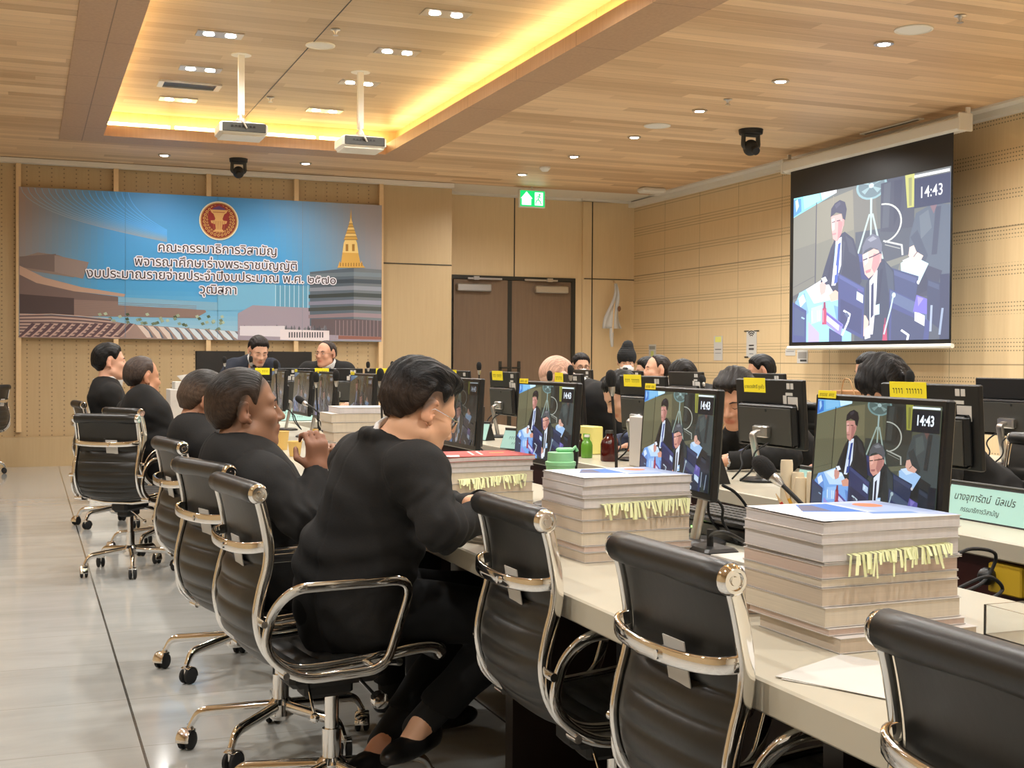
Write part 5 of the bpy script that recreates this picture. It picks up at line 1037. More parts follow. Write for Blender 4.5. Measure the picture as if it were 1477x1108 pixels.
# ------------------------------------------------------------------ figures: smooth distance fields turned into one continuous skin
V = lambda *a: np.array(a, dtype=np.float64)
def arr(p): return np.array(tuple(p), dtype=np.float64)
class Field:
    def __init__(s): s.p = []
    def _add(s, fn, lo, hi, op, k): s.p.append((fn, np.array(lo), np.array(hi), op, k)); return s
    def cone(s, a, b, ra, rb=None, k=.03, op='u'):
        a, b = arr(a), arr(b); rb = ra if rb is None else rb; ba = b-a; L = max(ba.dot(ba), 1e-9); r = max(ra, rb)
        def fn(P):
            h = np.clip((P-a).dot(ba)/L, 0, 1); return np.linalg.norm(P-a-h[:, None]*ba, axis=1) - (ra+(rb-ra)*h)
        return s._add(fn, np.minimum(a, b)-r, np.maximum(a, b)+r, op, k)
    def ell(s, c, r, R=None, k=.03, op='u'):
        c, r = arr(c), arr(r); Rm = np.array(R) if R is not None else np.eye(3)
        def fn(P):
            q = (P-c).dot(Rm); k0 = np.linalg.norm(q/r, axis=1); k1 = np.linalg.norm(q/(r*r), axis=1); return k0*(k0-1)/np.maximum(k1, 1e-9)
        m = r.max(); return s._add(fn, c-m, c+m, op, k)
    def box(s, c, r, R=None, rad=.01, k=.02, op='u'):
        c, r = arr(c), arr(r)-rad; Rm = np.array(R) if R is not None else np.eye(3)
        def fn(P):
            q = np.abs((P-c).dot(Rm))-r; return np.linalg.norm(np.maximum(q, 0), axis=1)+np.minimum(q.max(axis=1), 0)-rad
        m = np.linalg.norm(r+rad); return s._add(fn, c-m, c+m, op, k)
    def plane(s, c, n, op='i', k=.01):                             # keep what lies behind the plane
        c, n = arr(c), arr(n); n = n/np.linalg.norm(n)
        return s._add(lambda P: (P-c).dot(n), [-1e3]*3, [1e3]*3, op, k)
    def func(s, fn, op='i', k=.004): return s._add(fn, [-1e3]*3, [1e3]*3, op, k)
    def __call__(s, P):
        d = np.full(len(P), .5)
        for fn, lo, hi, op, k in s.p:
            mar = k + .06
            if lo[0] < -100: idx = slice(None); Q = P
            else:
                ms = np.all((P > lo-mar) & (P < hi+mar), axis=1)
                if not ms.any():
                    continue
                idx = ms; Q = P[ms]
            e = fn(Q); a = d[idx]
            if op == 'u':
                h = np.maximum(k-np.abs(a-e), 0)/max(k, 1e-9); d[idx] = np.minimum(a, e)-h*h*k*.25
            elif op == 's':
                h = np.maximum(k-np.abs(-a-e), 0)/max(k, 1e-9); d[idx] = np.maximum(a, -e)+h*h*k*.25
            elif op == 'i':
                h = np.maximum(k-np.abs(a-e), 0)/max(k, 1e-9); d[idx] = np.maximum(a, e)+h*h*k*.25
            elif op == 'd': d[idx] = a + e
        return d
    def bounds(s):
        lo = np.min([q[1] for q in s.p if q[3] == 'u'], axis=0)-.02; hi = np.max([q[2] for q in s.p if q[3] == 'u'], axis=0)+.02; return lo, hi
def skin_mesh(f, h):
    """surface nets on the blocks near the surface"""
    lo, hi = f.bounds(); B = 6; Hh = B*h; nb = np.ceil((hi-lo)/Hh).astype(int)+1
    g = np.stack(np.meshgrid(*[np.arange(n) for n in nb], indexing='ij'), -1).reshape(-1, 3)
    d = f(lo + (g+.5)*Hh); act = g[np.abs(d) < Hh*1.5]
    if len(act) == 0: return np.zeros((0, 3)), np.zeros((0, 4), int)
    loc = np.stack(np.meshgrid(*[np.arange(B+1)]*3, indexing='ij'), -1).reshape(-1, 3); N = nb*B+2
    key = lambda q: (q[..., 0].astype(np.int64)*N[1]+q[..., 1])*N[2]+q[..., 2]
    nodes = (act[:, None, :]*B + loc[None]).reshape(-1, 3); ks, ui = np.unique(key(nodes), return_index=True); nodes = nodes[ui]
    val = f(lo + nodes*h)
    cl = loc[(loc < B).all(axis=1)]; cells = (act[:, None, :]*B + cl[None]).reshape(-1, 3)
    cor = np.array([(i, j, k) for i in (0, 1) for j in (0, 1) for k in (0, 1)])
    cv = val[np.searchsorted(ks, key(cells[:, None, :]+cor[None]))]
    sg = cv < 0; mixd = sg.any(1) & ~sg.all(1); cells, cv, sg = cells[mixd], cv[mixd], sg[mixd]
    acc = np.zeros((len(cells), 3)); cnt = np.zeros(len(cells))
    for a in range(8):
        for ax, st in ((0, 4), (1, 2), (2, 1)):
            if a & st: continue
            b = a | st; cr = sg[:, a] != sg[:, b]; t = cv[:, a]/(cv[:, a]-cv[:, b]+1e-12)
            p = cor[a][None] + np.eye(3)[ax][None]*t[:, None]; acc[cr] += p[cr]; cnt[cr] += 1
    verts = lo + (cells + acc/np.maximum(cnt, 1)[:, None])*h
    ck = key(cells); order = np.argsort(ck); cks = ck[order]; quads = []
    for ax in range(3):
        st = (4, 2, 1)[ax]; o1, o2 = [(1, 2), (2, 0), (0, 1)][ax]
        m = sg[:, 0] != sg[:, st]; c0 = cells[m]; flip = sg[m, 0]
        e1 = np.eye(3, dtype=int)[o1]; e2 = np.eye(3, dtype=int)[o2]; idx = []; ok = np.ones(len(c0), bool)
        for dlt in (0*e1, -e1, -e1-e2, -e2):
            kk = key(c0+dlt); j = np.clip(np.searchsorted(cks, kk), 0, len(cks)-1); ok &= cks[j] == kk; idx.append(order[j])
        q = np.stack(idx, 1); q = np.where(flip[:, None], q, q[:, ::-1]); quads.append(q[ok])
    return verts, np.concatenate(quads)
def sdf_obj(name, f, h, mat, parent, color=None, smooth_it=1):
    v, q = skin_mesh(f, h)
    me = bpy.data.meshes.new(name); me.vertices.add(len(v)); me.loops.add(q.size); me.polygons.add(len(q))
    if smooth_it and len(q):
        for _ in range(smooth_it):
            s = np.zeros_like(v); n = np.zeros(len(v))
            for i in range(4):
                a, b = q[:, i], q[:, (i+1) % 4]; np.add.at(s, a, v[b]); np.add.at(s, b, v[a]); np.add.at(n, a, 1); np.add.at(n, b, 1)
            v = v*.5 + .5*s/np.maximum(n, 1)[:, None]
    me.vertices.foreach_set('co', v.astype(np.float32).ravel()); me.loops.foreach_set('vertex_index', q.astype(np.int32).ravel())
    me.polygons.foreach_set('loop_start', np.arange(0, q.size, 4, dtype=np.int32)); me.update(calc_edges=True); me.validate()
    me.polygons.foreach_set('use_smooth', np.ones(len(me.polygons), bool))
    me.materials.append(M[mat] if isinstance(mat, str) else mat)
    if color is not None:
        c = color(v); a = me.attributes.new('col', 'FLOAT_COLOR', 'POINT'); a.data.foreach_set('color', np.concatenate([c, np.ones((len(v), 1))], 1).astype(np.float32).ravel())
    return link(name, me, parent)
def wob(P, s, seed=0):                                             # gentle folds
    a = np.sin(P[:, 0]*s*1.0+P[:, 2]*s*.7+seed)+np.sin(P[:, 1]*s*1.3-P[:, 2]*s*.5+seed*2.1)+np.sin(P[:, 2]*s*1.1+P[:, 0]*s*.6-P[:, 1]*s*.4+seed*.7); return a/3
M['skin'] = attr_mat('skin', .48, spec=.35); M['hairmat'] = attr_mat('hair', .38, spec=.5)
def hair_strands():
    nt = NT('hair_strands'); a = nt.n('ShaderNodeAttribute', attribute_name='col'); b = nt.n('ShaderNodeAttribute', attribute_name='uvw')
    mp = nt.n('ShaderNodeMapping'); nt.t.links.new(b.outputs['Vector'], mp.inputs[0]); mp.inputs['Scale'].default_value = (220, 14, 60)
    no = nt.n('ShaderNodeTexNoise', i_Scale=1.0, i_Detail=3.0); nt.l(mp, no); c = nt.mix(no, (.1, .1, .1, 1), (1.5, 1.45, 1.4, 1))
    mu = nt.n('ShaderNodeMix', data_type='RGBA', blend_type='MULTIPLY'); mu.inputs[0].default_value = 1; nt.t.links.new(a.outputs[0], mu.inputs[6]); nt.t.links.new(c.outputs[2], mu.inputs[7])
    nt.t.links.new(mu.outputs[2], nt.b.inputs['Base Color']); nt.bump(no, .8, .006); nt.set(Roughness=.48); nt.b.inputs['Specular IOR Level'].default_value = .22; return nt.m
M['hairmat'] = hair_strands()
M['shirt'] = plain('white_shirt', srgb(226, 226, 224), .75); M['tie_dark'] = plain('dark_tie', srgb(34, 34, 44), .6); M['trouser'] = plain('black_trousers', srgb(22, 22, 22), .9, spec=.2)
M['suit_blue'] = plain('dark_blue_suiting', srgb(44, 48, 58), .85, noise=.1, nscale=180, spec=.25); M['shoe'] = plain('black_shoe_leather', srgb(24, 23, 22), .35); M['mask'] = plain('white_face_mask', srgb(226, 224, 220), .8)
M['yellow_shirt'] = plain('mustard_shirt', srgb(196, 160, 40), .8); M['beanie'] = plain('black_knit_beanie', srgb(20, 20, 20), .95, noise=.3, nscale=250, bump=.5); M['sock'] = plain('black_sock', srgb(20, 20, 20), .9)
M['stripe'] = plain('grey_shirt', srgb(150, 146, 150), .8); M['blue_shirt'] = plain('blue_grey_shirt', srgb(84, 92, 120), .8); M['wire'] = plain('spectacle_metal', (.7, .66, .6, 1), .2, 1.0)
M['lens'] = NT('spectacle_lens').set(Base_Color=(.98, .98, .98, 1), Roughness=.02, Transmission_Weight=1.0, IOR=1.08).m
M['eye_white'] = plain('eye_white', srgb(176, 164, 152), .35); M['iris'] = plain('dark_iris', srgb(28, 20, 16), .2)
def rot_head(face, tilt, roll=0.0):
    """matrix whose columns are the head's right, front and up; face: heading in degrees from +X; tilt: nod up (+) or down (-)"""
    f = Matrix.Rotation(math.radians(face)-PI/2, 3, 'Z') @ Matrix.Rotation(math.radians(tilt), 3, 'X') @ Matrix.Rotation(math.radians(roll), 3, 'Y'); return f
def lerp_tab(x, tab):
    return np.interp(x, [t[0] for t in tab], [t[1] for t in tab])
def head_field(f, c, R, s, jowl=0.0, inflate=0.0, ears=True):
    Rn = np.array(R); T = lambda x, y, z: arr(Vector(c) + R @ Vector((x*s, y*s, z*s)))
    k = .022*s
    f.ell(T(0, -.014, .034), V(.077, .097, .086)*s, Rn, k=.02)
    f.ell(T(0, .034, -.042), V(.059+jowl*.4, .057, .074)*s, Rn, k=k)
    f.cone(T(.05, .002, -.066), T(.012, .066, -.101), (.022+jowl*.7)*s, .021*s, k=k); f.cone(T(-.05, .002, -.066), T(-.012, .066, -.101), (.022+jowl*.7)*s, .021*s, k=k)
    f.cone(T(-.012, .07, -.1), T(.012, .07, -.1), .0185*s, k=.012)
    f.cone(T(-.04, .067, .02), T(0, .079, .019), .013*s, .012*s, k=.018); f.cone(T(.04, .067, .02), T(0, .079, .019), .013*s, .012*s, k=.018)
    for g in (-1, 1):
        f.ell(T(g*.037, .062, -.026), V(.026, .024, .022)*s, Rn, k=.02)
        f.ell(T(g*.032, .094, -.001), V(.019, .017, .0105)*s, Rn, k=.010, op='s')
        f.ell(T(g*.031, .0715, -.001), V(.0145, .013, .0105)*s, Rn, k=.004)
        if ears:
            Re = np.array(R @ Matrix.Rotation(g*-.35, 3, 'Z') @ Matrix.Rotation(-.18, 3, 'X'))
            f.ell(T(g*.083, -.019, -.006), V(.0090, .0215, .035)*s, Re, k=.004); f.ell(T(g*.0925, -.009, -.002), V(.0095, .012, .021)*s, Re, k=.003, op='s'); f.ell(T(g*.078, -.004, -.034), V(.007, .009, .010)*s, Rn, k=.006)
    f.cone(T(0, .086, .008), T(0, .1085, -.031), .0075*s, .0118*s, k=.012)
    for g in (-1, 1): f.ell(T(g*.0125, .0965, -.036), V(.0095, .011, .0085)*s, Rn, k=.006)
    f.ell(T(0, .079, -.066), V(.027, .018, .020)*s, Rn, k=.014)
    f.cone(T(-.018, .089, -.0615), T(0, .0965, -.0595), .0048*s, .0062*s, k=.006); f.cone(T(.018, .089, -.0615), T(0, .0965, -.0595), .0048*s, .0062*s, k=.006)
    f.cone(T(-.015, .089, -.0735), T(.015, .089, -.0735), .0062*s, k=.006); f.cone(T(-.022, .096, -.0675), T(.022, .096, -.0675), .0026*s, k=.003, op='s')
    return T
def smooth01(x): x = np.clip(x, 0, 1); return x*x*(3-2*x)
def person(label, d):
    """d: pose of one seated or standing figure in room coordinates"""
    s = d.get('s', 1.0); pel = Vector(d['pelvis']); t = thing('person', label, 'person', (pel.x, pel.y, 0)); O = Vector((pel.x, pel.y, 0))
    h = d.get('h', .008); hc = Vector(d['head']) - O; R = rot_head(d['face'], d.get('tilt', 0), d.get('roll', 0)); pel = pel - O; hs = d.get('hs', 1.04)
    bf = math.radians(d.get('body', d['face'])); fw = Vector((math.cos(bf), math.sin(bf), 0)); rt = Vector((math.sin(bf), -math.cos(bf), 0)); up = Vector((0, 0, 1))
    fat = d.get('fat', 1.0); nb = hc + R @ Vector((0, -.03, -.075))*hs                  # top of the neck
    ch = Vector(d['chest'])-O if 'chest' in d else pel.lerp(nb, .62) + fw*-.03
    neck = d.get('neckbase'); neck = Vector(neck)-O if neck else ch + (nb-ch).normalized()*max(.10, (nb-ch).length-.108)
    spine = (neck-pel).normalized(); sh = {}
    for g in (-1, 1):
        sp = d.get('shR' if g > 0 else 'shL'); sh[g] = (Vector(sp)-O) if sp else neck - spine*.055 + rt*(g*.185*s*(.5+.5*fat))
    el = {1: Vector(d['elR'])-O if 'elR' in d else sh[1]+fw*.10-up*.26, -1: Vector(d['elL'])-O if 'elL' in d else sh[-1]+fw*.10-up*.26}
    wr = {1: Vector(d['wrR'])-O if 'wrR' in d else el[1]+fw*.24+up*.03, -1: Vector(d['wrL'])-O if 'wrL' in d else el[-1]+fw*.24+up*.03}
    hip = {g: pel + rt*(g*.085) for g in (-1, 1)}
    kn = {g: Vector(d['kn'+'LxR'[g+1]])-O if 'kn'+'LxR'[g+1] in d else hip[g]+fw*.40+rt*(g*.05)+up*.02 for g in (-1, 1)}
    an = {g: Vector(d['an'+'LxR'[g+1]])-O if 'an'+'LxR'[g+1] in d else Vector((kn[g].x, kn[g].y, .09))+fw*.03 for g in (-1, 1)}
    legs = d.get('legs', True); hands = d.get('hands', True)
    def torso(f, e=0.0, arm=True):
        Rb = np.array(Matrix((rt, (spine.cross(rt)).normalized(), spine)).transposed())
        f.ell(pel+up*.02, V(.165*fat+e, .125*fat+e, .12+e), Rb, k=.06)
        f.ell(pel.lerp(ch, .45)+fw*-.012, V(.152*fat+e, .125*fat+e, .18+e), Rb, k=.08)
        f.ell(ch, V(.165*fat+e, .115*fat+e, .19+e), Rb, k=.08)
        f.cone(sh[1]-rt*.03, sh[-1]+rt*.03, .066*fat**.5+e, k=.07); f.cone(neck-spine*.02, ch+spine*.03, .07+e, .11+e, k=.06)
        if arm:
            for g in (-1, 1):
                f.cone(sh[g], el[g], .058*fat**.5+e, .045*fat**.5+e, k=.05); f.cone(el[g], wr[g], .044*fat**.5+e, .029+e, k=.025)
    def hand(f, w, g):
        df = (w-el[g]).normalized(); hd = d.get('handdir'+'LxR'[g+1]); df = Vector(hd).normalized() if hd else df
        pn = d.get('palm'+'LxR'[g+1]); pn = Vector(pn) if pn else Vector((0, 0, -1)); pn = (pn - df*pn.dot(df)).normalized(); sd = df.cross(pn)*(1 if g > 0 else -1)   # towards the thumb
        cu = d.get('curl'+'LxR'[g+1], .5); Rh = np.array(Matrix((sd, df, pn)).transposed())
        f.box(w+df*.055, V(.038, .045, .0145), Rh, rad=.013, k=.018); f.cone(w-df*.03, w+df*.02, .027, .026, k=.02)
        for i, (off, ln) in enumerate(((.031, .072), (.011, .08), (-.010, .074), (-.029, .058))):
            p = w + df*(.096 - (.006 if i == 3 else 0)) + sd*off; a = cu*.7
            for j, q in enumerate((.45, .32, .27)):
                dr = df*math.cos(a) + pn*math.sin(a) + sd*(off*1.2*(1-cu)); e_ = p + dr*(ln*q); f.cone(p, e_, .0092-.0007*j, .0086-.0009*j, k=.006); p = e_; a += cu*(1.25 if j == 0 else .9)
        p = w + df*.028 + sd*.032; dr = (sd*.75 + df*.6 + pn*(.25+.3*cu)).normalized(); e_ = p + dr*.042; f.cone(p, e_, .0125, .0105, k=.012)
        dr = (df*.85 + sd*(.25-.5*cu) + pn*(.3+.3*cu)).normalized(); f.cone(e_, e_+dr*.032, .0102, .0088, k=.005)
    # body
    f = Field(); torso(f, -.004)
    f.cone(nb + R @ Vector((0, .01, .01)), neck-spine*.02, .054*hs, .062, k=.03)
    if legs:
        for g in (-1, 1):
            f.cone(hip[g], kn[g], .08, .056, k=.05); f.cone(kn[g], kn[g].lerp(an[g], .35), .053, .05, k=.03); f.cone(kn[g].lerp(an[g], .35), an[g], .05, .036, k=.03); f.cone(an[g], an[g]+d.get('toe', fw)*.13-up*.03, .036, .028, k=.02)
    if hands:
        for g in (-1, 1): hand(f, wr[g], g)
    T = head_field(f, hc, R, hs, d.get('jowl', 0.0))
    sk = V(*srgb(*d.get('skin', (222, 170, 136)))[:3])*V(.97, 1.07, 1.14); lip = sk*V(.82, .52, .5); lipc, earc = T(0, .095, -.067), [T(.084, -.01, -.01), T(-.084, -.01, -.01)]
    Rn = np.array(R)
    def scol(v):
        q = (v-arr(hc)).dot(Rn)/hs; c = np.repeat(sk[None], len(v), 0)*(1+.05*wob(v, 55, 1))[:, None]
        m = smooth01(1.6-np.sqrt(((q[:, 0])/.024)**2+((q[:, 1]-.095)/.02)**2+((q[:, 2]+.067)/.0115)**2))[:, None]; c = c*(1-m)+lip*m
        e = smooth01((np.abs(q[:, 0])-.074)/.014)[:, None]; c = c*(1-e*V(.02, .12, .12))
        ch_ = smooth01(1-np.sqrt(((np.abs(q[:, 0])-.038)/.03)**2+((q[:, 1]-.08)/.03)**2+((q[:, 2]+.03)/.03)**2))[:, None]; c = c*(1-ch_*V(.0, .06, .06))
        if d.get('buzz'):                                              # close cropped sides show through as a darker scalp
            b = smooth01((q[:, 2]-lerp_tab(q[:, 1], d['buzz']))/.03)[:, None]; c = c*(1-b)+V(*srgb(*d.get('buzzcol', (70, 56, 46)))[:3])*b
        return np.clip(c, 0, 1)
    sdf_obj('body', f, h, 'skin', t, scol)
    eyecol = d.get('brow', (30, 24, 20)); m = MB()
    for g in (-1, 1): m.tube([tuple(hc + R @ Vector((g*x*hs, y*hs, z*hs))) for x, y, z in ((.012, .0905, .018), (.028, .0895, .0235), (.044, .079, .019))], [.0022, .0034, .0016], 6)
    mb = NT('brow').set(Base_Color=srgb(*eyecol), Roughness=.8).m; m.build('eyebrows', mb, t, smooth=True)
    if d.get('eyes', True) == 'down':
        m = MB()
        for g in (-1, 1): m.tube([tuple(hc + R @ Vector((g*x*hs, y*hs, z*hs))) for x, y, z in ((.019, .0835, -.006), (.031, .0868, -.0095), (.043, .080, -.007))], [.0008, .0016, .0008], 6)
        m.build('eyelashes', mb, t, smooth=True)
    elif d.get('eyes', True):
        m = MB()
        for g in (-1, 1):
            m.m = 0; m.ball(tuple(hc + R @ Vector((g*.031*hs, .0755*hs, -.001*hs))), (.0125*hs, .0108*hs, .0052*hs), R=R); m.m = 1; m.ball(tuple(hc + R @ Vector(((g*.031+.001)*hs, .0815*hs, -.001*hs))), (.0052*hs, .0052*hs, .0050*hs), R=R)
        m.build('eyes', ['eye_white', 'iris'], t, smooth=True)
    # hair
    st = d.get('hair')
    if st:
        f = Field(); th = st.get('t', .012)
        f.ell(T(0, -.014, .034), (V(.077, .097, .086)+th)*hs, Rn, k=.02); f.cone(T(0, -.055, -.01), T(0, -.045, -.075), (.052+th)*hs, (.04+th*.6)*hs, k=.03)
        for (x, y, z, rx, ry, rz_) in st.get('puffs', ()): f.ell(T(x, y, z), V(rx, ry, rz_)*hs, Rn, k=.025)
        line = st['line']; hc_, Rn_ = arr(hc), Rn; side = st.get('side', 0.0)
        def cut(P):
            q = (P-hc_).dot(Rn_)/hs; zl = lerp_tab(q[:, 1], line) + side*np.clip((.06-np.abs(q[:, 0]))/.06, 0, 1); return (zl - q[:, 2])*.75*hs + .002*np.sin(q[:, 0]*310)
        tp = st.get('taper', .045)
        f.func(lambda P: (th+.002)*hs*(1-smooth01((((P-hc_).dot(Rn_)/hs)[:, 2]-lerp_tab(((P-hc_).dot(Rn_)/hs)[:, 1], line))/tp)), 'd')
        f.func(cut, 'i', .004)
        if st.get('bald'):                                            # bare crown
            bx, by, bz, br = st['bald']; f.ell(T(bx, by, bz), V(br*.8, br, br)*hs, Rn, k=.012, op='s')
        w_ = st.get('wave', .0016); sc_ = st.get('wscale', 130)
        f.func(lambda P: w_*np.sin(((P-hc_).dot(Rn_))[:, 0]*sc_*2.2 + 2.5*np.sin(((P-hc_).dot(Rn_))[:, 1]*sc_*.18)) + w_*.8*wob(P, sc_, 3), 'd')
        base = V(*srgb(*st.get('col', (26, 24, 23)))[:3]); fade = V(*srgb(*st.get('fade', st.get('col', (26, 24, 23))))[:3])
        def hcol(v):
            q = (v-hc_).dot(Rn_)/hs; g_ = smooth01((q[:, 2]-st.get('fz', -.02))/.06)[:, None]; return base*g_ + fade*(1-g_)
        o = sdf_obj('hair', f, min(h, .006), 'hairmat', t, hcol); o.data.materials[0] = M['hairmat']
        n = len(o.data.vertices); co = np.zeros(n*3, np.float32); o.data.vertices.foreach_get('co', co); q = ((co.reshape(-1, 3)-hc_).dot(Rn_)/hs).astype(np.float32)
        at = o.data.attributes.new('uvw', 'FLOAT_VECTOR', 'POINT'); at.data.foreach_set('vector', q.ravel())
    # clothes
    js = d.get('jacket', 'cloth_black'); f = Field(); torso(f, .013)
    ne = neck + (nb-neck)*.35 ; nd = (nb-neck).normalized()
    for k_ in range(10):                                              # collar standing round the neck, open at the throat
        a0, a1 = .55 + (2*PI-1.1)*k_/10, .55 + (2*PI-1.1)*(k_+1)/10
        pc = lambda a: neck - spine*.005 + (fw*math.cos(a) + rt*math.sin(a))*.074 + up*(.026 - .022*math.cos(a)) - fw*.008
        f.cone(pc(a0), pc(a1), .014, .014, k=.02)
    if d.get('skirt', True):
        f.cone(pel-up*.05-fw*.0, pel+up*.10, .135*fat, .14*fat, k=.06)
        for g in (-1, 1): f.cone(hip[g]-up*.015, hip[g]+fw*.13-up*.03, .105, .098, k=.05)
    f.cone(neck + nd*.035 + fw*.010, nb + nd*.12, .064, .072, k=.012, op='s')
    if d.get('vneck', True):
        for q in np.linspace(0, 1, 7):
            c0 = neck + fw*(.085+.05*q) - spine*(.0+.24*q); f.ell(c0, V(.050*(1-q)+.006, .075, .05), np.array(Matrix((rt, fw, up)).transposed()), k=.01, op='s')
    for g in (-1, 1):
        df = (wr[g]-el[g]).normalized(); f.ell(wr[g]+df*.035, V(.07, .07, .05), np.array(Matrix((df.orthogonal(), df.cross(df.orthogonal()), df)).transposed()), k=.004, op='s')
    fs = d.get('folds', .005)
    def crease(P):
        e = fs*wob(P, 22, 2)+fs*.5*wob(P, 58, 5)
        for g in (-1, 1):                                             # sleeve wrinkles at the elbow and below the shoulder
            ax = (wr[g]-sh[g]).normalized(); q = P-arr(el[g]); r_ = np.linalg.norm(q, axis=1); w_ = np.exp(-(r_/.11)**2)
            e = e + w_*.0045*np.sin(q.dot(arr(ax))*150+2.2*np.sin(q[:, 2]*34+q[:, 1]*21)); q = P-arr(sh[g]-up*.07); w_ = np.exp(-(np.linalg.norm(q, axis=1)/.09)**2); e = e + w_*.0035*np.sin(q[:, 2]*95+q[:, 0]*40+q[:, 1]*55)
        q = P-arr(pel+up*.12); w_ = np.exp(-((q[:, 2])/.11)**2); e = e + w_*.004*np.sin(q[:, 2]*85+2*np.sin(q[:, 0]*19+q[:, 1]*13))
        c_ = np.abs((P-arr(ch)).dot(arr(rt))); bk = (P-arr(ch)).dot(arr(fw)) < 0; e = e + np.where(bk, .0025*np.exp(-(c_/.004)**2), 0)
        for g in (-1, 1):                                             # sleeve head seam
            dd = np.abs((P-arr(sh[g])).dot(arr((sh[g]-ch).normalized()))+.035); e = e + .003*np.exp(-(dd/.005)**2)*(np.linalg.norm(P-arr(sh[g]), axis=1) < .13)
        return e
    f.func(crease, 'd')
    sdf_obj('jacket' if d.get('suit', True) else 'shirt', f, h, js, t)
    if d.get('suit', True):
        f = Field(); f.cone(neck+nd*.0-spine*.03, neck+nd*.086, .073, .071, k=.02)
        f.ell(ch+fw*.0, V(.15*fat, .118*fat, .17), np.array(Matrix((rt, (spine.cross(rt)).normalized(), spine)).transposed()), k=.06)
        for g in (-1, 1):
            df = (wr[g]-el[g]).normalized(); f.cone(wr[g]-df*.05, wr[g]+df*.006, .036, .034, k=.01)
            if hands: f.cone(wr[g]+df*.0, wr[g]+df*.05, .030, .030, k=.004, op='s')
        f.plane(neck+nd*.071+fw*.0, nd - fw*.25, 'i', .006)
        f.cone(neck+nd*.02, nb+nd*.1, .061, .061, k=.004, op='s')
        cc = neck.lerp(nb, .45); a1 = (fw - nd*fw.dot(nd)).normalized(); a2 = nd.cross(a1)
        for k_ in range(14):                                          # stand-up shirt collar, open a little at the throat
            b0, b1 = .18+(2*PI-.36)*k_/14, .18+(2*PI-.36)*(k_+1)/14
            for z_, r_ in ((-.008, .071), (.008, .070), (.022, .069)): f.cone(cc+(a1*math.cos(b0)+a2*math.sin(b0))*r_+nd*z_, cc+(a1*math.cos(b1)+a2*math.sin(b1))*r_+nd*z_, .0072, .0072, k=.006)
        sdf_obj('shirt', f, min(h, .006), d.get('shirt', 'shirt'), t)
        if d.get('tie'):
            m = MB(); a = neck + fw*.072 + nd*.0; pts = [a, a+fw*.022-up*.03, a+fw*.04-spine*.12, a+fw*.04-spine*.3]; w_ = [.018, .013, .024, .034]
            m.tube(pts, .01, 8, flat=(.02, .006), up=rt); m.build('tie', 'tie_dark', t, smooth=True)
    if legs:
        f = Field()
        for g in (-1, 1):
            f.cone(hip[g], kn[g], .098, .072, k=.03); f.cone(kn[g], an[g]+(kn[g]-an[g])*d.get('cuff', .08), .070, .058, k=.03); q = an[g] + (kn[g]-an[g])*d.get('cuff', .08)
            f.ell(q+(an[g]-kn[g]).normalized()*.05, V(.075, .075, .05), k=.006, op='s')
        f.ell(pel, V(.16*fat, .125*fat, .12), k=.06); f.func(lambda P: .004*wob(P, 30, 4), 'd')
        sdf_obj('trousers', f, max(h, .008), 'trouser', t)
        for g in (-1, 1):
            f = Field(); u_ = (kn[g]-an[g]).normalized(); f.cone(an[g]-u_*.03, an[g]+u_*.075, .043, .046, k=.01); f.ell(an[g]+u_*.125, V(.06, .06, .035), k=.004, op='s'); sdf_obj('sock', f, .009, 'sock', t)
            f = Field(); a = an[g]; tv = Vector(d.get('toe', fw)); tv.normalize(); Rs = np.array(Matrix((tv.cross(up).normalized(), tv, tv.cross(up).normalized().cross(tv)*-1 if False else up)).transposed())
            f.ell(a+tv*.085-up*.045, V(.044, .115, .042), Rs, k=.03); f.ell(a-tv*.02-up*.04, V(.036, .05, .05), Rs, k=.03); f.plane(a-up*.077, (0, 0, -1), 'i', .004)
            f.ell(a+up*.03, V(.034, .045, .04), k=.006, op='s'); sdf_obj('shoe', f, .008, 'shoe', t)
    if d.get('glasses'):
        m = MB(); G = lambda x, y, z: tuple(hc + R @ Vector((x*hs, y*hs, z*hs)))
        for g in (-1, 1):
            rim = [G(g*(.033+.022*math.copysign(abs(math.cos(a))**.7, math.cos(a))), .1015-.012*abs(math.cos(a))*(1 if math.cos(a) > 0 else .0), -.004+.0165*math.copysign(abs(math.sin(a))**.75, math.sin(a))) for a in [2*PI*i/20 for i in range(20)]]
            m.tube(rim, d.get('rim', .0009)*1.0, 6, closed=True); m.tube([G(g*.055, .091, .004), G(g*.074, .05, .004), G(g*.084, -.008, .004), G(g*.081, -.03, -.012)], .0013, 6)
        m.tube([G(-.011, .1015, .002), G(0, .105, .006), G(.011, .1015, .002)], .001, 6); fr = m.build('spectacle_frame', d['glasses'], t, smooth=True)
        for g in (-1, 1):
            m = MB(); m.poly([G(g*(.033+.0215*math.cos(a)), .101-.012*max(0, math.cos(a)), -.004+.016*math.sin(a)) for a in [2*PI*i/20 for i in range(20)]]); m.build('spectacle_lens', 'lens', fr)
    if d.get('mask'):
        f = Field(); f.ell(T(0, .045, -.055), V(.066, .066, .062)*hs, Rn, k=.02); f.cone(T(0, .09, -.02), T(0, .11, -.04), .016*hs, .02*hs, k=.03); f.plane(T(0, .03, 0), Rn.dot(V(0, -1, 0)), 'i', .004); f.plane(T(0, .09, -.012), Rn.dot(V(0, -.2, 1)), 'i', .004)
        sdf_obj('face_mask', f, h, 'mask', t)
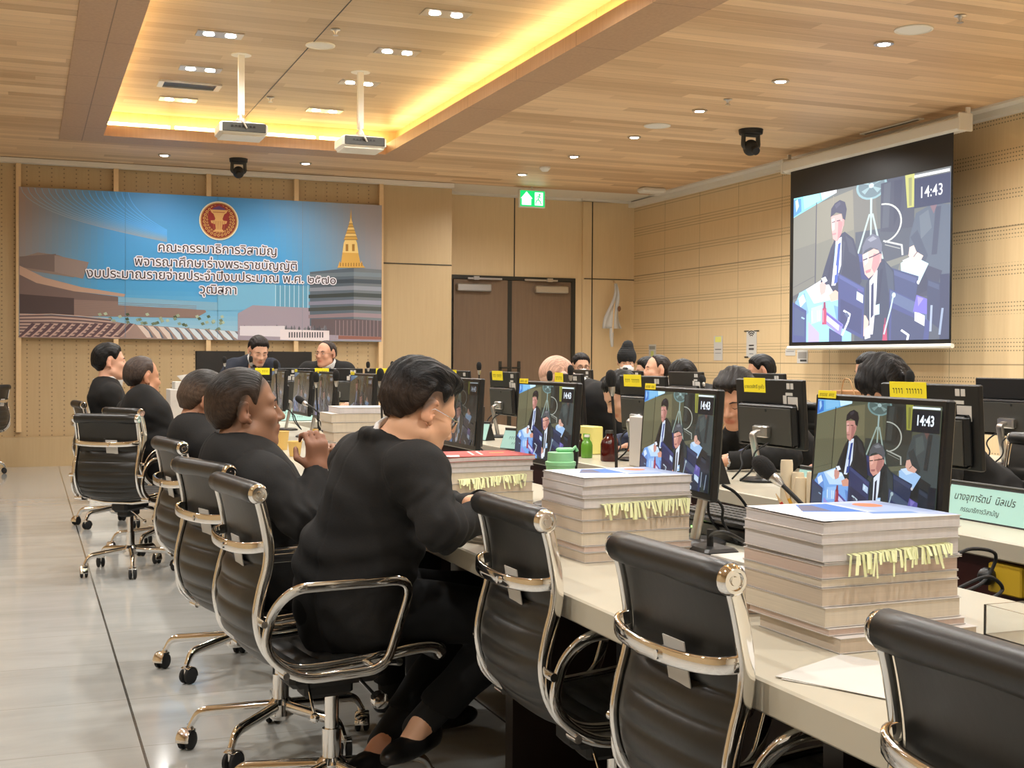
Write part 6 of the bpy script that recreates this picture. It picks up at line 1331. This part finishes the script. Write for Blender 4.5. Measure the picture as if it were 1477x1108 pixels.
    if d.get('beanie'):
        f = Field(); f.ell(T(0, -.014, .045), (V(.077, .097, .09)+.016)*hs, Rn, k=.02); f.ell(T(-.01, -.03, .16), V(.05, .055, .045)*hs, Rn, k=.05); f.func(lambda P: (lerp_tab(((P-arr(hc)).dot(Rn)/hs)[:, 1], [(-.1, -.05), (.0, -.015), (.09, .022)]) - ((P-arr(hc)).dot(Rn)/hs)[:, 2])*hs, 'i', .006); f.func(lambda P: .0025*np.sin(P[:, 2]*500), 'd')
        sdf_obj('beanie', f, .008, 'beanie', t)
    return t
HL_SHORT = [(-.12, -.062), (-.05, -.058), (-.032, -.02), (-.022, .03), (.0, .036), (.016, .012), (.03, .008), (.045, .03), (.06, .058), (.10, .066)]
HL_CROP = [(-.12, -.055), (-.05, -.05), (-.034, -.015), (-.022, .032), (.0, .036), (.014, .004), (.022, .0), (.03, .03), (.042, .062), (.055, .082), (.1, .094)]
HL_THIN = [(-.12, -.05), (-.05, -.045), (-.032, .0), (-.02, .032), (.0, .036), (.014, .012), (.024, .02), (.035, .07), (.05, .10), (.1, .12)]
# ------------------------------------------------------------------ the people in the room
BLK = (24, 23, 22)
SIDE_BUZZ = [(-.12, -.06), (-.04, -.055), (-.03, -.02), (.0, .03), (.03, .02), (.05, .05), (.1, .09)]
P1 = person('man with rimless glasses and combed black hair in black suit, reading at table', dict(
    pelvis=(.84, 3.42, .575), head=PD(606, 592, 3.45), face=14, tilt=-24, body=14, h=.005, eyes='down', hs=1.03, skin=(226, 168, 130), fat=1.0, jowl=.008,
    neckbase=PD(572, 647, 3.44), chest=PD(543, 736, 3.45), shR=PD(606, 684, 3.26), elR=PD(638, 762, 3.16), wrR=PD(704, 745, 3.36), elL=PD(655, 745, 3.80), wrL=PD(694, 727, 3.62),
    curlR=.55, curlL=.5, handdirR=(.9, .45, -.1), handdirL=(1, -.1, 0),
    knR=(1.30, 3.28, .53), anR=PD(612, 1040, 3.55), knL=(1.32, 3.62, .53), anL=PD(560, 1060, 3.62), toe=Vector((-.55, -.45, -.15)), cuff=.16,
    buzz=[(-.12, -.06), (-.05, -.05), (-.035, -.03), (-.01, .015), (.02, .005), (.05, .04), (.1, .1)], buzzcol=(96, 74, 58),
    hair=dict(line=[(-.12, -.05), (-.06, -.045), (-.036, -.01), (-.022, .03), (.0, .034), (.014, .014), (.026, .016), (.036, .05), (.055, .066), (.1, .072)], taper=.06, t=.013, puffs=[(0, .045, .092, .060, .055, .034), (0, -.02, .098, .066, .07, .034), (0, -.07, .06, .066, .05, .055)], col=(15, 15, 16), fade=(58, 47, 40), fz=.01, wave=.0026, wscale=120),
    glasses='wire', folds=.007))
_w, _e = PD(704, 745, 3.36), PD(638, 762, 3.16); _d = (_w-_e).normalized(); _t = (EYE-_w); _t = (_t-_d*_t.dot(_d)).normalized(); _t = (_t-Vector((0, 0, .35))).normalized()
m = MB()
for i in range(3): m.ball(_w-_d*(.05+.017*i)+_t*(.047+.0014*i)-P1.location, .0062, 10, 6)
m.build('cuff_buttons', plain('horn_button', srgb(150, 140, 126), .3), P1, smooth=True)
person('dark skinned man with short cropped hair in black suit raising his hand to chin', dict(
    pelvis=(.80, 4.08, .575), head=PD(353, 590, 4.02), face=2, tilt=4, body=10, h=.006, hs=1.08, skin=(148, 104, 78), fat=1.15, jowl=.006,
    neckbase=PD(345, 674, 4.02), elR=PD(440, 752, 3.80), wrR=PD(458, 682, 3.92), elL=PD(450, 760, 4.35), wrL=PD(474, 690, 4.25), handdirR=(-.05, -.1, 1), palmR=(-.3, 1, 0), handdirL=(.1, -.3, 1), palmL=(0, -1, 0), curlR=.95, curlL=.9,
    buzz=SIDE_BUZZ, buzzcol=(66, 52, 42), hair=dict(line=HL_CROP, t=.005, col=(34, 30, 26), fade=(70, 56, 46), fz=.03, wave=.0006, taper=.03)))
person('man bending his head down in black suit, mostly hidden behind raised hand man', dict(
    pelvis=(.80, 5.16, .575), head=PD(297, 580, 5.10), face=8, tilt=-20, body=10, h=.010, skin=(176, 122, 92), hair=dict(line=HL_CROP, t=.005, col=(44, 40, 36), fade=(92, 76, 64), fz=.02, wave=.0006)))
person('heavy grey haired man in black suit at far left, second along the left row', dict(
    pelvis=(.82, 8.53, .575), head=PD(206, 545, 8.35), face=26, tilt=0, body=22, h=.010, hs=1.14, skin=(196, 138, 104), fat=1.12, jowl=.012, hair=dict(line=HL_THIN, t=.008, col=(78, 66, 60), fade=(52, 44, 40), wave=.001)))
person('smiling black haired man in suit at far left end of the left row', dict(
    pelvis=(.66, 9.97, .575), head=PD(159, 522, 9.55), face=4, tilt=2, body=4, h=.010, hs=1.12, skin=(222, 164, 134), jowl=.004, hair=dict(line=HL_SHORT, t=.014, col=BLK, wave=.0012)))
person('young man in dark blue suit and black tie reading below the banner', dict(
    neckbase=PD(366, 521, 11.62), chest=PD(362, 548, 11.68), pelvis=(1.80, 11.78, .62), head=PD(373, 506, 11.5), face=-82, tilt=-24, eyes='down', body=-92, h=.010, hs=1.06, skin=(222, 168, 138), jacket='suit_blue', tie=True, legs=False, elR=(1.50, 11.45, .80), elL=(2.12, 11.45, .80), wrR=(1.62, 11.15, .84), wrL=(2.0, 11.15, .84),
    hair=dict(line=HL_SHORT, t=.013, col=(40, 34, 32), wave=.0012)))
person('man with glasses in black suit turning left below banner right half', dict(
    neckbase=PD(474, 527, 11.56), chest=PD(475, 552, 11.62), pelvis=(2.50, 11.78, .60), head=PD(470, 511, 11.5), face=-140, tilt=2, body=-100, h=.010, hs=1.0, skin=(206, 148, 118), glasses='wire', tie=True, legs=False, elR=(2.18, 11.45, .80), elL=(2.84, 11.45, .80), wrR=(2.32, 11.15, .84), wrL=(2.7, 11.15, .84),
    hair=dict(line=HL_THIN, t=.007, col=(56, 48, 44), wave=.001)))
person('bald man bowed deep over the table, pink scalp above monitor with yellow sticker', dict(
    pelvis=(3.72, 7.00, .575), head=PD(805, 545, 7.55), face=176, tilt=-58, body=178, h=.010, hs=1.06, skin=(226, 180, 156), neckbase=PD(838, 566, 7.6), chest=PD(862, 590, 7.6), fat=1.15, legs=False, elR=(3.3, 7.3, .80), elL=(3.3, 6.72, .80), wrR=(3.08, 7.2, .80), wrL=(3.08, 6.85, .80),
    hair=dict(line=[(-.12, -.05), (-.03, -.03), (0, .03), (.05, .07), (.1, .10)], t=.003, col=(222, 180, 158), wave=.0003, wscale=200)))
person('black haired person in blue shirt bowed between bald man and tall microphone', dict(
    pelvis=(3.74, 6.20, .575), head=PD(896, 570, 6.95), face=186, tilt=-35, body=180, h=.010, skin=(206, 156, 128), jacket='blue_shirt', suit=False, vneck=False, legs=False, elR=(3.3, 6.5, .80), elL=(3.3, 5.92, .80), wrR=(3.08, 6.4, .80), wrL=(3.08, 6.05, .80), hair=dict(line=HL_SHORT, t=.013, col=BLK)))
person('dark haired man in black suit looking down, half hidden by readable yellow sticker monitor', dict(
    pelvis=(3.70, 5.20, .575), head=PD(1060, 574, 6.0), face=216, tilt=-26, eyes='down', body=184, h=.007, hs=1.1, skin=(206, 148, 116), legs=False, elR=(3.25, 5.5, .82), elL=(3.25, 4.92, .82), wrR=(3.02, 5.42, .80), wrL=(3.02, 5.05, .80),
    hair=dict(line=HL_SHORT, t=.016, puffs=[(0, .05, .09, .06, .05, .03)], col=(34, 30, 28), fade=(60, 54, 50), wave=.003, wscale=90)))
person('person with messy black hair bowed low behind monitor below the projection screen', dict(
    pelvis=(3.95, 4.40, .575), head=PD(1278, 566, 5.3), face=190, tilt=-48, body=182, h=.008, hs=1.08, skin=(206, 150, 118), legs=False, elR=(3.45, 4.72, .80), elL=(3.45, 4.1, .80), wrR=(3.25, 4.62, .80), wrL=(3.25, 4.2, .80),
    hair=dict(line=HL_SHORT, t=.022, puffs=[(0, -.03, .10, .07, .08, .04)], col=(24, 22, 22), wave=.006, wscale=75)))
person('dark haired man bowing in second row, red ear visible, behind second lit monitor', dict(
    pelvis=(5.45, 8.5, .575), head=PD(984, 545, 9.7), face=178, tilt=-30, body=180, h=.010, hs=1.06, skin=(210, 128, 100), legs=False, elR=(5.0, 8.8, .80), elL=(5.0, 8.25, .80), wrR=(4.8, 8.7, .80), wrL=(4.8, 8.35, .80), hair=dict(line=HL_SHORT, t=.014, col=(32, 28, 26))))
person('balding man in profile facing left in second row under small wall paper', dict(
    pelvis=(5.35, 9.95, .575), head=PD(947, 534, 10.8), face=172, tilt=4, body=180, h=.010, hs=1.06, skin=(220, 162, 130), legs=False, elR=(4.95, 10.2, .80), elL=(4.95, 9.7, .80), wrR=(4.78, 10.15, .80), wrL=(4.78, 9.8, .80), hair=dict(line=HL_THIN, t=.008, col=(48, 40, 36))))
person('black haired person barely seen behind the balding profile man', dict(
    pelvis=(5.55, 10.75, .575), head=PD(932, 536, 11.7), face=172, tilt=-6, body=180, h=.012, skin=(200, 150, 120), legs=False, hands=False, hair=dict(line=HL_SHORT, t=.016, col=BLK)))
person('dark haired person facing left below the wifi notice on right wall', dict(
    pelvis=(5.75, 8.85, .575), head=PD(1096, 536, 10.2), face=160, tilt=-8, body=180, h=.010, hs=1.06, skin=(206, 150, 118), legs=False, hands=False, hair=dict(line=HL_SHORT, t=.015, col=(26, 24, 24))))
person('person whose dark hair and forehead show under the projection screen edge', dict(
    pelvis=(5.85, 7.35, .575), head=PD(1254, 536, 8.9), face=168, tilt=-14, body=180, h=.010, skin=(210, 156, 124), legs=False, hands=False, hair=dict(line=HL_SHORT, t=.014, col=(26, 24, 24))))
person('person with white face mask and mustard shirt seated beside the door', dict(
    pelvis=(5.12, 11.6, .575), head=PD(838, 529, 12.4), face=-100, tilt=-4, body=-105, h=.010, hs=1.05, skin=(196, 146, 116), jacket='yellow_shirt', suit=False, vneck=False, mask=True, glasses='black', rim=.0022, hair=dict(line=HL_SHORT, t=.014, col=(30, 24, 22))))
camman = person('person in black knit cap and white mask holding a camera near far corner', dict(
    pelvis=(5.82, 11.9, .62), head=PD(904, 522, 13.0), face=-112, tilt=-12, body=-108, h=.010, hs=1.08, skin=(206, 156, 126), suit=False, vneck=False, mask=True, beanie=True, eyes=True, elR=PD(880, 560, 12.8), elL=PD(930, 560, 12.8), wrR=PD(892, 548, 12.62), wrL=PD(912, 546, 12.62), curlR=.9, curlL=.9))
# chairs of the far rows (backs and rolls peek out between people and monitors)
for (x, y, a, lb) in ((4.05, 7.02, 180, 'black chair of the bowed bald man'), (4.06, 6.2, 180, 'black chair of the person in blue shirt'), (4.04, 5.2, 182, 'black chair of the man half hidden by readable yellow sticker monitor'), (4.25, 4.40, 182, 'black chair of the person with messy black hair'),
                      (5.78, 8.45, 180, 'black chair of the red eared second row man'), (5.68, 9.65, 180, 'black chair of the balding man in profile'), (6.1, 7.35, 180, 'black chair under the screen of the person showing only forehead'), (6.08, 9.1, 180, 'black chair of the person below the wifi notice'),
                      (5.95, 10.75, 180, 'black chair hidden behind the balding profile man'), (5.22, 11.95, -105, 'black chair of the masked person in mustard shirt'), (5.92, 12.25, -108, 'black chair of the person in black knit cap')):
    chair_at((x, y), a, lb)
chair_at((-.27, 14.55), 150, 'black office chair standing alone by the back wall at left picture edge', 1.08)
def high_chair(x, y, face, label):
    t = thing('high_back_chair', label, 'chair', (x, y, 0), math.radians(face)-PI/2, 'high back chairs at the head table')
    pr = spline([(0, .24, .50), (0, .0, .49), (0, -.2, .50), (0, -.26, .62), (0, -.27, .9), (0, -.30, 1.33)], 8)
    m = MB(); m.tube([tuple(p) for p in pr], .01, 16, flat=(.235, .022), up=(1, 0, 0)); m.build('seat_and_back', 'leather', t, smooth=True)
    for g in (-1, 1):
        m = MB(); m.tube(rounded([(g*.27, -.26, .66), (g*.28, .12, .70), (g*.27, .06, .48)], .06), .014, 8); m.build('armrest', 'chrome', t, smooth=True)
    m = MB(); m.cyl((0, 0, .08), (0, 0, .48), .028); m.build('gas_column', 'chrome', t, smooth=True)
    for k in range(5):
        a = 2*PI*k/5; m = MB(); m.tube([(.02*math.cos(a), .02*math.sin(a), .12), (.3*math.cos(a), .3*math.sin(a), .075)], .016, 8); m.ball((.3*math.cos(a), .3*math.sin(a), .03), .03); m.build('base_leg', 'chrome', t, smooth=True)
high_chair(1.73, 12.02, -92, 'tall black leather chair back behind young man in blue suit')
high_chair(2.36, 12.0, -95, 'tall black leather chair back behind man with glasses at banner')
# the camera in the hands
q = PD(902, 540, 12.5); t = thing('video_camera', 'dark grey camera held by the person in black knit cap', 'camera', q, math.radians(-112)-PI/2)
m = MB(); m.bbox((0, 0, 0), (.13, .07, .09), .012); m.bbox((0, -.01, .055), (.05, .05, .03), .008); m.build('camera_body', 'black_matt', t)
m = MB(); m.cyl((0, .03, 0), (0, .13, 0), .036); m.build('camera_lens', 'black', t, smooth=True)
m = MB(); m.bbox((.075, .02, .03), (.02, .06, .05), .005); m.build('side_screen', 'steel', t)
